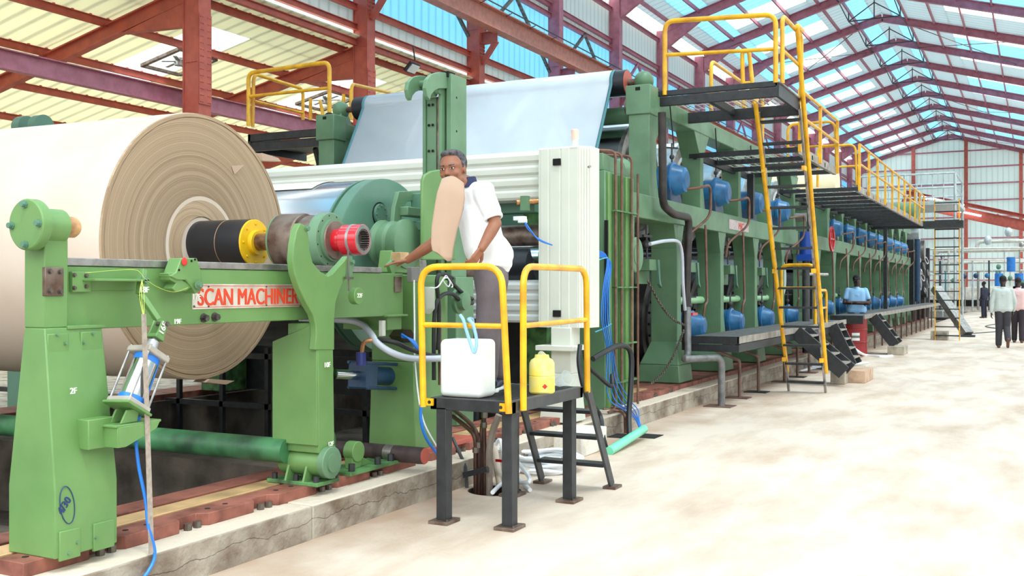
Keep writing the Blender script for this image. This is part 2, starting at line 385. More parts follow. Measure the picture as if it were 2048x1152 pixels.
n.links.new(mx.outputs[2], m3.inputs[6]); n.links.new(r2.outputs[0], m3.inputs[7]); n.links.new(m3.outputs[2], b.inputs['Base Color'])
struct(plinth(-4.8, XP, True), 'trim_1', PLM, 'low cracked concrete plinth that carries the near side of the machine', bev=.012)
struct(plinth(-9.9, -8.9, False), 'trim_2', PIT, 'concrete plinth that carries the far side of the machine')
# roof and walls
SHEET = ribbed('pale_roof_sheet', (216, 230, 234), 1, .5, trans=.26, bump=.5)
SHEETB = ribbed('blue_translucent_sheet', (176, 218, 234), 1, .5, trans=.5, bump=.4)
ANNEX = ribbed('cream_roof_sheet', (240, 240, 218), 1, .45, trans=.34, bump=.7, dark=.8)
WALLS = ribbed('pale_wall_sheet', (222, 230, 230), 1, .38, trans=.3, bump=.5)
WALLG = ribbed('pale_gable_sheet', (226, 234, 230), 0, .45, trans=.45, bump=.5, dark=.88)
WALLB = ribbed('blue_wall_sheet', (165, 210, 232), 1, .38, trans=.8, bump=.5)
SKYL = glassy('skylight_sheet', (244, 250, 252), .85)
def slab(x0, x1, y0, y1, zf, t=.03, m=None):
    m = m or MB(); vs = []
    for z in (0, t):
        for x, y in ((x0, y0), (x1, y0), (x1, y1), (x0, y1)): vs.append((x, y, zf(x)+z))
    return m.add(vs, [(0, 3, 2, 1), (4, 5, 6, 7), (0, 1, 5, 4), (1, 2, 6, 5), (2, 3, 7, 6), (3, 0, 4, 7)])
rs, rb, sk = MB(), MB(), MB()
for k in range(-4, 15):
    y0, y1 = YK(k), YK(k+1)
    a, c = y0+.50*5.7, y0+.84*5.7
    for (x0, x1, blue) in ((XC, -12.9, 0), (-12.9, -9.6, 1), (-9.6, -8.3, 0)):
        if x0 == -12.9:
            slab(x0, x1, y0, a, zroof, m=rb); slab(x0, x1, c, y1, zroof, m=rs); slab(x0, x1, a, c, zroof, t=.01, m=sk)
        elif x0 == XC:
            slab(x0, -14.0, y0, y1, zroof, m=rs); slab(-14.0, x1, y0, y1, zroof, m=rb)
        else: slab(x0, x1, y0, y1, zroof, m=rs)
    slab(-8.3, -7.5, y0, y1, zroof, m=rb); slab(-7.5, XR, y0, y1, zroof, m=rs); slab(XR, -6.6, y0, y1, zroof, m=rs); slab(-6.6, -5.9, y0, y1, zroof, m=rb)
    a, c = y0+.18*5.7, y0+.52*5.7
    slab(-5.9, -3.9, y0, y1, zroof, m=rs)
    slab(-3.9, 5, y0, a, zroof, m=rs); slab(-3.9, 5, c, y1, zroof, m=rb if k % 2 else rs); slab(-3.9, 5, a, c, zroof, t=.01, m=sk)
    slab(5, XE, y0, y1, zroof, m=rs)
struct(rs, 'ceiling', SHEET, smooth=False); struct(rb, 'ceiling_blue', SHEETB, smooth=False); struct(sk, 'ceiling_skylights', SKYL, smooth=False)
def zann(x): return 7.75-.22*(XC-x)
an, ask = MB(), MB()
for k in range(-4, 6):
    y0, y1 = YK(k), YK(k+1)
    for x0, x1, sky in ((-27, -20.6, 0), (-20.6, -16.6, 1), (-16.6, XC, 0)):
        if not sky: slab(x0, x1, y0, y1, zann, m=an)
        else:
            slab(x0, x1, y0, y0+.33*5.7, zann, m=an); slab(x0, x1, y0+.6*5.7, y1, zann, m=an); slab(x0, x1, y0+.33*5.7, y0+.6*5.7, zann, t=.01, m=ask)
struct(an, 'ceiling_annex', ANNEX, smooth=False); struct(ask, 'ceiling_annex_skylights', SKYL, smooth=False)
# wall above the annex roof: clear low band, blue sheets, pale sheets
w1, w2 = MB(), MB()
w2.box(XC-.28, XC-.25, YK(-4), YG, 8.05, 8.5); w1.box(XC-.28, XC-.25, YK(-4), YG, 8.5, 11.0); w2.box(XC-.28, XC-.25, YK(-4), YG, 11.0, zroof(XC))
w2.box(XC-.28, XC-.25, YK(6), YG, 0, 8.05)
struct(w1, 'wall_left', WALLB); struct(w2, 'wall_left_pale', WALLS)
struct(MB().box(-27.1, -27, YK(-4), YK(6), 0, 5.1), 'wall_annex', WALLS)
struct(MB().box(-27, XC, YK(6), YK(6)+.05, 0, 7.7), 'wall_annex_end', WALLG)
gm = MB(); gm.prism([(XC-.3, 0), (XE, 0), (XE, zroof(XE)), (XR, ZR), (XC-.3, zroof(XC))], 'y', YG, YG+.08); struct(gm, 'wall_far', WALLG, smooth=False)
struct(MB().box(XE, XE+.1, -8, YG, 0, 6.5), 'wall_right', WALLS)  # unseen hall wall, stopped below the roof to limit side fill light
# steel of the hall
ordn = ['first', 'second', 'third', 'fourth', 'fifth', 'sixth', 'seventh', 'eighth', 'ninth', 'tenth', 'eleventh', 'twelfth', 'thirteenth', 'fourteenth', 'fifteenth', 'sixteenth', 'seventeenth', 'eighteenth', 'nineteenth', 'twentieth']
for k in KN:
    y = YK(k); st = 'structure'; o9 = ordn[k+4]
    zt = zroof(XC); RM = REDOX if k < 3 else REDOX_HAZE  # farther columns take the steel with haze in its colour
    m = MB(); m.box(XC-.2, XC-.17, y-.17, y+.17, 0, zt-.3); m.box(XC+.2, XC+.23, y-.17, y+.17, 0, zt-.3); m.box(XC-.17, XC+.2, y-.15, y-.11, 0, zt-.3)
    for z in (4.9, 7.5, 9.2): m.box(XC-.17, XC+.2, y-.16, y+.16, z, z+.03)
    c = T('steel_column', f'tall red steel column of the left row, {o9} counted from the near end', 'column', (XC, y, 0), 'steel columns of the hall', 'structure')
    m.build('column_shaft', RM, c)
    if k < 5:
        f = MB()
        for z in [5.2+.13*i for i in range(14)] + [8.3+.1*i for i in range(6)]:
            for dy in (-.13, -.07, .07, .13): f.ball((XC+.245, y+dy, z), .022, n=6, m=4)
        for i in range(6): f.ball((XC-.12+.06*i, y-.155, 6.0), .02, n=6, m=4)
        f.box(XC+.24, XC+.25, y-.17, y+.17, 5.15, 6.95)
        f.build('splice_plate', RM, c)
        hb = MB(); hb.ibeam((XC+.24, y, 8.95), (XC+.75, y, 8.95), .2, .35, .03); hb.bar((XC+.24, y, 8.2), (XC+.7, y, 8.8), .12, .14); hb.build('crane_bracket', RM, c)
    # rafter pair with haunch
    r = T('roof_rafter', f'plum red portal rafter under the roof, {o9} counted from the near end', 'rafter', (XR, y, ZR-.5), 'portal rafters of the roof', 'structure')
    m = MB()
    for a, e in ((XC+.2, XR), (XR, XE)):
        m.ibeam((a, y, zroof(a)-.24), (e, y, zroof(e)-.24), .2, .38, .03)
    m.prism([(XC+.2, zroof(XC)-.4), (XC+2.2, zroof(XC+2.2)-.4), (XC+.2, zroof(XC)-1.1)], 'y', y-.1, y+.1)
    m.build('rafter_beam', REDOX_HAZE, r)
    if k < 7:
        m = MB(); m.ibeam((XC-.2, y, zann(XC)-.35), (-26.9, y, zann(-26.9)-.35), .18, .32, .03)
        m.prism([(XC-.2, zann(XC)-.5), (XC-2.0, zann(XC-2.0)-.5), (XC-.2, zann(XC)-1.0)], 'y', y-.08, y+.08)
        struct(m, 'annex_rafter', REDOX, f'sloping red rafter of the side bay, {o9} counted from the near end')
for i, x in enumerate((-14.6, -13.3, -11.9, -10.6, -9.2, -8.3, -5.9, -4.6, -3.2, -1.8, -.4, 1.5, 4, 6.5)):
    m = MB(); m.bar((x, YK(-4), zroof(x)-.09), (x, YG, zroof(x)-.09), .07, .18); struct(m, 'roof_purlin', REDOX_HAZE, f'plum red roof purlin running the length of the hall, number {ordn[i]} from the left wall')
for i, x in enumerate((-15.6, -17.5, -19.4, -21.3, -23.2, -25.1)):
    m = MB(); m.ibeam((x, YK(-4), zann(x)-.11), (x, YK(6), zann(x)-.11), .08, .17, .015); y = YK(-4)
    while y < YK(4): m.box(x-.02, x+.02, y, y+.05, zann(x)-.03, zann(x)+.0); y += .45
    struct(m, 'annex_purlin', REDOX, f'red purlin under the cream side roof, {ordn[i]} down from the columns')
for i, z in enumerate((7.62, 8.0, 8.5, 11.0, 11.35, 12.6)):
    m = MB(); m.ibeam((XC-.12, YK(-4), z), (XC-.12, YG, z), .12, .16, .015); struct(m, 'wall_girt', REDOX if z < 9 else REDOX_HAZE, f'red girt along the upper left wall, {ordn[i]} from the bottom')
m = MB(); m.ibeam((XC-.5, YK(-4), 5.35), (XC-.5, YK(6), 5.35), .18, .34, .02); struct(m, 'tie_beam', REDOX_HAZE, 'plum red eaves tie running from column to column below the side roof')
m = MB(); m.ibeam((-14.2, YK(-4), 9.35), (-14.2, YG, 9.35), .34, .6, .035); m.box(-14.23, -14.17, YK(-4), YG, 9.65, 9.72)
cb = T('crane_beam', 'long pale red crane runway beam bracketed off the upper columns', 'beam', (-14.2, 16, 9), None, 'structure'); m.build('beam', mat('salmon_steel', (196, 128, 112), .5, var=.12), cb)
m = MB(); m.bar((-13.95, YK(-4), 9.72), (-13.95, YG, 9.72), .03, .03)
for k in range(60): m.bar((-14.1, 8+1.6*k, 9.6), (-13.9, 8+1.6*k, 9.66), .02, .02)
m.build('cable_tray', DGREY, cb)
# bracing between columns and ridge trusses
for k in range(0, 12):
    m = MB(); y = YK(k)
    m.bar((XC-.1, y+.2, 9.0), (XC-.1, y+2.85, 11.0), .09, .09); m.bar((XC-.1, y+5.5, 9.0), (XC-.1, y+2.85, 11.0), .09, .09)
    struct(m, 'wall_brace', REDOX_HAZE if k > 3 else RUSTST, f'inverted V brace between the upper left columns, bay {ordn[k]} from the near end')
for k in range(0, 15):
    m = MB(); y = YK(k); za = ZR-.45; x0, x1 = -8.3, -5.9
    m.bar((x0, y+2.85, za-.5), (x1, y+2.85, za-.5), .05, .05); m.bar((XR, y+2.85, za+.4), (XR, y+2.85, za-.5), .05, .05)
    for a, b_ in ((x0, XR), (x1, XR)):
        m.bar((a, y+2.85, za-.5), (b_, y+2.85, za+.3), .045, .045); m.bar((a, y+2.85, za-.5), (a, y+2.85, zroof(a)-.1), .05, .05)
    m.bar((x0, y, za-.25), (x0, y+2.85, za-.5), .04, .04); m.bar((x1, y, za-.25), (x1, y+2.85, za-.5), .04, .04); m.bar((x0, y+5.7, za-.25), (x0, y+2.85, za-.5), .04, .04); m.bar((x1, y+5.7, za-.25), (x1, y+2.85, za-.5), .04, .04)
    struct(m, 'ridge_truss', DGREY, f'thin dark truss under the ridge, bay {ordn[k]} from the near end')
for k in (7, 11, 14):
    m = MB(); y = YK(k); h = lambda x, y_: (x, y_, zroof(x)-.35)
    for xa, xb in ((-12.9, -8.3), (-5.9, -1.0)): m.bar(h(xa, y), h(xb, y+5.7), .03, .03); m.bar(h(xb, y), h(xa, y+5.7), .03, .03)
    struct(m, 'roof_brace', RUSTST, f'crossed tie rods under the roof, {"nearest" if k == 7 else "middle" if k == 11 else "farthest"} pair')
# gable steel
for i, x in enumerate((-10.2, -5.75, -1.3, 3.2)):
    m = MB(); m.ibeam((x, YG-.2, 0), (x, YG-.2, zroof(x)-.3), .3, .3, .03, up=(0, 1, 0)); struct(m, 'gable_post', REDOX, f'red post against the far gable wall, {ordn[i]} from the left')
for i, z in enumerate((2.2, 4.1, 6.0, 7.9, 9.4, 10.9, 12.4, 13.9, 15)):
    dx = (ZR-.3-z)/SL; xl = max(XC, XR-dx); xr = min(XE, XR+dx); m = MB(); m.bar((xl, YG-.1, z), (xr, YG-.1, z), .1, .12); struct(m, 'gable_girt', REDOX_HAZE, f'dark girt across the far gable wall, {ordn[i]} from the floor')
# the lower red canopy seen at the far right
m = MB(); ya = 86
m.ibeam((-9.5, ya, 8.4), (4, ya, 4.9), .3, .8, .04); m.ibeam((-9.5, ya+1.6, 9.2), (4, ya+1.6, 5.7), .3, .3, .04)
for i in range(6): x = -9+2.1*i; m.bar((x, ya, 8.4-.26*(x+9.5)+.4), (x, ya+5, 8.6-.26*(x+9.5)+.4), .1, .16)
struct(m, 'canopy_frame', REDOX, 'sloping red canopy beam in front of the far gable wall')
EMW = mat('lamp_tube', (255, 255, 255), .5, var=0); EMW.node_tree.nodes['Principled BSDF'].inputs['Emission Color'].default_value = (1, 1, 1, 1); EMW.node_tree.nodes['Principled BSDF'].inputs['Emission Strength'].default_value = 3
for i, (dx, dz, w) in enumerate(((0, 0, 'upper'), (1.2, -.55, 'lower'))):
    m = MB(); x = -8.0+dx; m.bar((x, ya-.35, 8.7-.26*(x+9.5)+dz+.3), (x+3.0, ya-.35, 8.7-.26*(x+12.5)+dz+.3), .14, .14)
    m.bar((x+.3, ya-.35, 8.7-.26*(x+9.5)+dz+.25), (x+.3, ya+.2, 8.7-.26*(x+9.8)+dz+(.0 if i == 0 else .5)), .05, .05); one(m, 'tube_lamp', EMW, f'{w} white tube light on the far red canopy', 'lamp', 'tube lights on the canopy', whole=True)
# small floodlight hung under the side roof
t = T('floodlight', 'small dark floodlight hung from the girt behind the hook column', 'lamp', (XC+.1, 27.2, 7.1))
q = P(830, 130, x=XC+.15); MB().bar(q+V(0, -.1, .5), q+V(0, 0, .12), .03, .03).build('bracket', DGREY, t)
m = MB(); m.bar(q+V(-.1, -.22, -.06), q+V(-.1, .22, -.06), .3, .08, up=(1, 0, -1)); m.build('lamp_body', DGREY, t)
m = MB(); m.bar(q+V(-.05, -.18, -.1), q+V(-.05, .18, -.1), .24, .03, up=(1, 0, -1)); m.build('lamp_glass', WHITE, t)
# roof hatches with fans in the side roof
for i, (hx, hy) in enumerate(((-18.3, 18.3), (-18.3, 24.0))):
    t = T('roof_vent', 'square roof vent with fan in the cream side roof, '+('left of the first column' if i == 0 else 'behind the left yellow railing'), 'vent', (hx, hy, zann(hx)-.2), 'roof vents')
    m = MB()
    for a, b_ in (((-.6, -.6), (.6, -.6)), ((.6, -.6), (.6, .6)), ((.6, .6), (-.6, .6)), ((-.6, .6), (-.6, -.6))):
        m.bar((hx+a[0], hy+a[1], zann(hx+a[0])-.12), (hx+b_[0], hy+b_[1], zann(hx+b_[0])-.12), .1, .07)
    m.build('frame', RUSTST, t); m = MB()
    for j in range(6):
        a = j*PI/3; m.bar((hx, hy, zann(hx)-.1), (hx+.42*math.cos(a), hy+.42*math.sin(a), zann(hx+.42*math.cos(a))-.1), .1, .02)
    m.cyl((hx, hy, zann(hx)-.2), (hx, hy, zann(hx)-.02), .12, n=12); m.build('fan', STEEL, t)
# ================================================================ REEL STAND (near end)
def sole(x0, x1, y0, y1, z0=.2, z1=.27, m=None):
    m = m or MB(); m.box(x0, x1, y0, y1, z0, z1); return m
def stepped_sole():
    t = T('sole_plate', 'long rust brown sole plate with bolt recesses along the outer edge of the near plinth', 'sole plate', (-4.1, 3.1, .2), 'sole plates on the near plinth')
    m = MB(); y = 3.10; pr = [(-4.22, 3.1)]
    while y < 12:
        pr += [(-4.04, y), (-4.04, y+.36), (-4.10, y+.40), (-4.10, y+.54), (-4.04, y+.58)]; y += .58
    pr += [(-4.04, y), (-4.22, y)]; q = [pr[0]]
    for p in pr[1:]:
        if (Vector(p)-Vector(q[-1])).length > 1e-4: q.append(p)
    m.prism(q, 'z', .2, .268); m.build('plate', SOLE, t, bev=.004)
    b = MB(); h = MB(); y = 3.10
    while y < 12:
        if y > 3.5 or 1:
            for d in (.44, .51): b.cyl((-4.06, y+d, .2), (-4.06, y+d, .235), .022, n=8)
        for d in (.08, .22): h.cyl((-4.13, y+d, .2675), (-4.13, y+d, .2695), .016, n=12)
        y += .58
    b.build('anchor_bolts', BOLT, t); h.build('bolt_holes', HOLE, t)
stepped_sole()
one(sole(-4.42, -4.26, 3.1, 12, z1=.266), 'sole_plate', SOLEY, 'bare yellowish middle strip of the sole plates on the near plinth', 'sole plate', 'sole plates on the near plinth', bev=.004)
m = sole(-4.64, -4.46, 3.1, 12, z1=.268)
one(m, 'sole_plate', SOLE, 'rust brown inner strip of the sole plates, farthest from the aisle', 'sole plate', 'sole plates on the near plinth', bev=.004)
one(sole(-4.6, -4.06, 11.95, 46, z1=.262), 'sole_plate', SOLE, 'rust brown base strip under the dryer frames', 'sole plate', 'sole plates on the near plinth', bev=.004)
m = sole(-9.5, -9.0, 3.1, 46); one(m, 'sole_plate', SOLE, 'rust brown sole plate on the far plinth', 'sole plate', 'sole plates on the near plinth')

# ---- front pedestal with buffer
t = T('reel_stand_pedestal', 'tall light green pedestal with round bolted cap at the near end of the rails', 'machine pedestal', (-4.12, 3.38, .27))
m = MB(); a = (-4.28, -3.965, 3.205, 3.56); b = (-4.21, -4.07, 3.235, 3.56)
m.loft([(a, .268), (a, .58), (b, 1.315)])
m.build('pedestal_body', G1, t, bev=.006)
m = MB(); m.box(-4.21, -4.072, 3.236, 3.365, 1.315, 1.78); m.build('post', G1, t, bev=.005)
m = MB(); m.box(-4.22, -4.06, 3.355, 3.57, 1.305, 1.322); m.build('ledge', G1, t, bev=.003)
m = MB(); m.lathe((-4.11, 3.165, 1.79), (0, 1, 0), [(0, .112), (.006, .118), (.05, .118), (.055, .08), (.185, .08), (.187, .05)], 40); m.build('buffer_cap', G1, t, ang=25)
m = MB()
for a_ in range(4): an_ = PI/2*a_+.03; bolt(m, (-4.11+.092*math.cos(an_), 3.165, 1.79+.092*math.sin(an_)), (0, -1, 0), .013, .022)
m.build('cap_bolts', G3, t)
m = MB(); m.lathe((-4.11, 3.345, 1.79), (0, 1, 0), [(0, .05), (.08, .05), (.095, .04), (.098, .001)], 24); m.build('buffer_pad', mat('wooden_buffer', (206, 160, 110), .5, var=.3, sc=9, col2=(120, 70, 44)), t)
m = MB()
def xpl(x, a, b_): return (P(*a, x=x), P(*b_, x=x))
for (l, tp, r_, bo) in ((94, 668, 136, 708), (161, 664, 202, 704), (118, 1064, 160, 1112), (186, 1048, 228, 1092)):
    x = -4.06 if tp < 800 else -3.962; p, q = P(l, tp, x=x), P(r_, bo, x=x); m.box(x-.008, x+.006, p.y, q.y, min(p.z, q.z), max(p.z, q.z))
m.build('cover_plates', G1, t, bev=.004)
m = MB()
for px, py, x in ((115, 669, -4.05), (132, 687, -4.05), (186, 667, -4.05), (168, 685, -4.05), (155, 1085, -3.955), (192, 1075, -3.955), (138, 1107, -3.955)): bolt(m, P(px, py, x=x), (1, 0, 0), .006, .008)
m.build('cover_screws', G2, t)
m = MB(); p, q = P(90, 534, x=-4.065), P(127, 592, x=-4.065); m.box(-4.085, -4.062, p.y, q.y, q.z, p.z); m.build('joint_plate', RUSTST, t, bev=.003)
m = MB()
for px, py in ((100, 543), (120, 544), (100, 582), (120, 584)): bolt(m, P(px, py, x=-4.062), (1, 0, 0), .009, .014)
m.build('joint_bolts', BOLT, t)
pen = mat('blue_marker', (30, 54, 110), .6, var=0); chalk = mat('white_chalk', (238, 240, 226), .8, var=0)
q = P(124, 1030, x=-3.965); o = words('4/30', 'marker_writing', pen, q+V(.003, 0, 0), (PI/2, math.radians(-50), PI/2), .055, t, sx=.8)
m = MB(); c = P(134, 1010, x=-3.965)
m.tube([c+V(.003, .05*math.cos(a)*.7-.035*math.sin(a)*.6, .095*math.sin(a)*.9+.02*math.cos(a)) for a in [2*PI*i/24 for i in range(25)]], .0022, 5); m.build('marker_ring', pen, t)
words('2F', 'chalk_mark', chalk, P(140, 788, x=-4.0)+V(.0, 0, 0), RX, .04, t)
m = MB(); p, q = P(149, 838, x=-3.99), P(205, 897, x=-3.99)
m.box(-4.1, -3.93, 3.36, 3.52, .745, .885); m.build('side_lug', G1, t, bev=.004)
m = MB(); m.box(-3.99, -3.84, 3.44, 3.72, .843, .855); m.prism([(3.46, .845), (3.71, .845), (3.69, .813), (3.5, .748), (3.46, .748)], 'x', -3.85, -3.838); m.box(-3.99, -3.84, 3.45, 3.466, .748, .845); m.build('cylinder_bracket', G1, t, bev=.003)

# ---- side beam with rail and name plate
t = T('reel_rail_beam', 'light green side beam with steel rail on top and red lettered plate', 'machine beam', (-4.3, 4.8, 1.3))
m = MB(); m.box(-4.3, -4.11, 3.365, 6.3, 1.3, 1.605); m.box(-4.6, -4.3, 4.3, 6.1, 1.36, 1.6); m.build('beam', G1, t, bev=.006, whole=True)
m = MB(); m.box(-4.3, -4.105, 3.37, 6.02, 1.607, 1.645); m.box(-4.72, -4.3, 4.3, 6.02, 1.607, 1.645); m.build('rail', STEEL, t, bev=.003, whole=True)
m = MB(); p, q = P(386, 569, x=-4.1), P(613, 619, x=-4.1); m.box(-4.112, -4.103, p.y, q.y, 1.383, 1.522)
np_ = m.build('name_plate', mat('silver_plate', (214, 210, 200), .35, .5, var=.25, sc=5, col2=(170, 140, 120)), t, bev=.002)
LR = mat('red_lettering', (214, 62, 26), .5, var=.05)
o = words('SCAN MACHINERY', 'lettering', LR, V(-4.101, 4.235, 1.404), RX, .136, t, sx=.80)
m = MB(); x = -4.102
for z in (1.392, 1.510): m.box(x-.002, x, p.y+.012, q.y-.012, z+.0, z+.003)
m.build('plate_border', LR, t)
m = MB()
for (px, py) in ((388, 613), (600, 613)): bolt(m, P(px, py, x=-4.1), (1, 0, 0), .005, .006)
for y_ in (4.32, 4.8, 5.2):
    for z_ in (1.397, 1.508): bolt(m, (-4.102, y_, z_), (1, 0, 0), .004, .005)
m.build('plate_screws', BOLT, t)
m = MB()
for (px, py) in ((407, 636), (429, 634)): bolt(m, P(px, py, x=-4.108), (1, 0, 0), .018, .03)
m.build('beam_bolts', mat('bare_burnt_bolt', (92, 84, 84), .4, .6, var=.4, sc=40), t)
m = MB(); p, q = P(141, 543, x=-4.1), P(178, 584, x=-4.1); m.box(-4.11, -4.085, p.y, q.y, q.z, p.z)
m.box(-4.11, -4.0, q.y-.05, P(285, 560, x=-4.05).y, 1.533, 1.545); m.box(-4.11, -4.095, q.y-.05, P(285, 560, x=-4.05).y, 1.49, 1.535); m.build('guide_channel', G1, t, bev=.003)
m = MB()
for (px, py) in ((148, 550), (172, 551), (148, 576), (172, 573)): bolt(m, P(px, py, x=-4.085), (1, 0, 0), .008, .012)
m.build('channel_bolts', BOLT, t)
m = MB(); p, q = P(790, 553, x=-4.1), P(803, 584, x=-4.1); m.box(-4.11, -4.098, p.y, q.y, q.z, p.z); m.build('end_plate', RUSTST, t, bev=.002)
m = MB(); m.box(-4.5, -4.11, 6.1, 6.28, 1.2, 1.3); m.box(-4.45, -4.08, 6.06, 6.32, 1.295, 1.31); m.build('end_foot', G1, t, bev=.004)
# far-side beam
t = T('reel_rail_beam', 'green side beam on the far side of the big reel', 'machine beam', (-9.1, 4.8, 1.3))
MB().box(-9.3, -8.95, 3.3, 6.4, 1.3, 1.605).build('beam', G1, t); MB().box(-9.3, -8.95, 3.3, 6.1, 1.607, 1.645).build('rail', STEEL, t); MB().frus((-9.35, -9, 3.2, 3.55), .2, (-9.25, -9.05, 3.2, 3.5), 1.3).build('post', G1, t)
for i, (px, py) in enumerate(((42, 248), (75, 246))):
    c = P(px, py+8, x=-10.4+.35*i); m = MB(); m.lathe(c, (1, 0, 0), [(0, .13), (.12, .13)], 32); m.box(c.x, c.x+.12, c.y-.05, c.y+.25, c.z-1.0, c.z-.02)
    m.box(c.x-.1, c.x+.2, c.y-.1, c.y+.3, -.0, c.z-.95) if i == 0 else None
    if i == 0: t = T('lifting_hook', 'pair of round green plates showing above the far end of the big reel', 'machine arm', (-10.2, c.y, 0))
    m.build('hook_plate', G3, t)

# ---- swinging stop 17F, lever 18F, air cylinder, strap
t = T('reel_stop', 'light green curved stop block with red paint on its top, hinged on the beam', 'machine stop', P(372, 560, x=-4.0))
X1 = -3.99
def poly(pts, x): return [(P(a, b_, x=x).y, P(a, b_, x=x).z) for a, b_ in pts]
m = MB(); m.prism(poly([(363, 516), (394, 516), (402, 540), (405, 566), (402, 582), (392, 588), (385, 575), (372, 560), (355, 560), (340, 552), (352, 545)], X1), 'x', -4.08, X1); m.build('curved_block', G1, t, bev=.005)
m = MB(); m.prism(poly([(337, 546), (350, 545), (368, 562), (388, 572), (372, 582), (352, 584), (345, 577), (353, 566), (341, 560)], -4.0), 'x', -4.07, -4.0); m.build('lower_jaw', G1, t, bev=.004)
m = MB(); m.ball(P(369, 523, x=-3.985), .02, (.25, 1, 1.1)); m.build('red_paint_mark', mat('red_touch_up', (208, 44, 36), .5, var=0), t)
m = MB(); [bolt(m, P(a, b_, x=X1), (1, 0, 0), .005, .004) for a, b_ in ((383, 522), (358, 540), (390, 519))]; m.build('stop_bolts', HOLE, t)
m = MB(); m.cyl(P(398, 570, x=-4.06), P(398, 570, x=-3.96), .022, n=16); bolt(m, P(398, 570, x=-3.96), (1, 0, 0), .013, .016); m.build('hinge_pin', G2, t)
words('17F', 'chalk_mark', chalk, P(383, 599, x=-4.1)+V(.004, 0, 0), RX, .045, t)
t = T('lever_arm', 'bent green lever bar hanging from the channel on the beam, marked 18F', 'machine lever', P(285, 560, x=-4.03))
m = MB(); a = P(285, 556, x=-4.05); b_ = P(281, 588, x=-4.02); c = P(316, 640, x=-3.96)
m.bar(a+V(0, 0, .04), b_, .03, .04, up=(1, 0, 0)); m.bar(b_, c, .03, .026, up=(1, 0, 0)); m.build('lever', G1, t, bev=.003)
m = MB(); bolt(m, P(286, 560, x=-4.03), (1, 0, 0), .018, .03); m.build('pivot_bolt', G2, t)
words('18F', 'chalk_mark', chalk, P(279, 585, x=-4.0), RX, .042, t)
m = MB()
for d in (-4, 0, 5): m.tube(smoothpath([P(284, 560, x=-3.99), P(283+d, 590, x=-3.93), P(287+d*.2, 631, x=-3.84)]), .0014, 5)
m.tube(smoothpath([P(170, 546, x=-4.06), P(225, 541, x=-4.04), P(272, 540, x=-4.0), P(288, 556, x=-3.99)]), .0011, 5); m.tube(smoothpath([P(288, 556, x=-3.99), P(315, 574, x=-3.99), P(348, 584, x=-3.985), P(376, 575, x=-3.985)]), .0009, 5)
m.build('tied_string', mat('yellow_green_string', (206, 214, 96), .8, var=.1), t)
t = T('air_cylinder', 'silver air cylinder with blue end bands slanting up beside the pedestal', 'air cylinder', P(245, 850, x=-3.9))
c0, c1 = P(246, 838, x=-3.90), P(322, 645, x=-3.93); ax = (c1-c0).normalized(); L = (c1-c0).length; at = lambda f: c0+(c1-c0)*f
m = MB(); m.lathe(at(.17), ax, [(0, .06), (L*.46, .06)], 32); m.build('barrel', CHROME, t)
m = MB(); m.lathe(at(.175), ax, [(0, .0615), (.024, .0615)], 32); m.lathe(at(.57), ax, [(0, .0615), (.03, .0615)], 32); m.build('blue_bands', HOSEB, t)
sd_ = ax.cross(V(1, 0, 0)).normalized()
m = MB(); m.bar(at(.12), at(.17), .15, .15, up=(1, 0, 0)); m.bar(at(.63), at(.69), .15, .15, up=(1, 0, 0)); m.build('end_blocks', mat('grey_cast_end', (168, 160, 150), .5, var=.15), t, bev=.006)
m = MB()
for i in (-1, 1):
    for j in (-1, 1): o_ = sd_*(.064*i)+ax.cross(sd_)*(.064*j); m.cyl(at(.13)+o_, at(.70)+o_, .006, n=8)
m.build('tie_rods', STEEL, t)
m = MB(); m.cyl(at(.69), at(.80), .032, .026, n=20); m.cyl(at(.78), at(.86), .012, n=12); m.build('rod_end', mat('rod_boot', (176, 178, 182), .4, .4), t)
m = MB(); m.bar(at(.82), at(.86), .06, .07, up=(1, 0, 0))
for j in (-1, 1): m.bar(at(.84)+V(.028*j, 0, 0), at(1.0)+V(.028*j, 0, 0), .05, .012, up=(1, 0, 0))
m.build('clevis', G1, t, bev=.004); m = MB(); m.cyl(at(.985)+V(-.04, 0, 0), at(.985)+V(.05, 0, 0), .012, n=12); bolt(m, at(.985)+V(.045, 0, 0), (1, 0, 0), .01, .012); m.build('clevis_pin', BOLT, t)
m = MB(); m.bar(at(.095), at(.12), .17, .17, up=(1, 0, 0))
for j in (-1, 1): m.prism([(at(0).y-.05, .856), (at(0).y+.05, .856), (at(.10).y+.04, at(.10).z), (at(.10).y-.04, at(.10).z)], 'x', -3.9+.035*j-.006, -3.9+.035*j+.006)
m.build('foot_clevis', G1, t, bev=.003)
words('16F', 'chalk_mark', chalk, at(.86)+V(.036, .01, 0), (PI/2, math.radians(-62), PI/2), .045, t); words('19F', 'chalk_mark', chalk, at(.985)+V(.06, .03, 0), RX, .035, t)
m = MB(); m.prism([(P(283, 628, x=-3.835).y, P(284, 628, x=-3.835).z), (P(292, 628, x=-3.835).y, P(292, 628, x=-3.835).z), (P(308, 1065, x=-3.835).y, .21), (P(298, 1065, x=-3.835).y, .21)], 'x', -3.837, -3.833)
one(m, 'webbing_strap', mat('grey_ribbed_strap', (164, 150, 138), .8, var=.15, sc=30), 'long narrow grey strap hanging from string down to the sole plate', 'strap')
m = MB(); m.tube(smoothpath([P(319, 718, x=-3.93), P(304, 760, x=-3.9), P(280, 830, x=-3.9), P(272, 870, x=-3.9), P(277, 930, x=-3.88), P(291, 1000, x=-3.86), P(296, 1050, x=-3.84), V(-3.83, 3.66, .17), V(-3.8, 3.42, .02), V(-3.76, 3.3, .008), V(-3.7, 3.0, .008)]), .0085, 8)
one(m, 'air_hose', HOSEB, 'bright blue air hose hanging from the silver cylinder to the floor', 'hose')

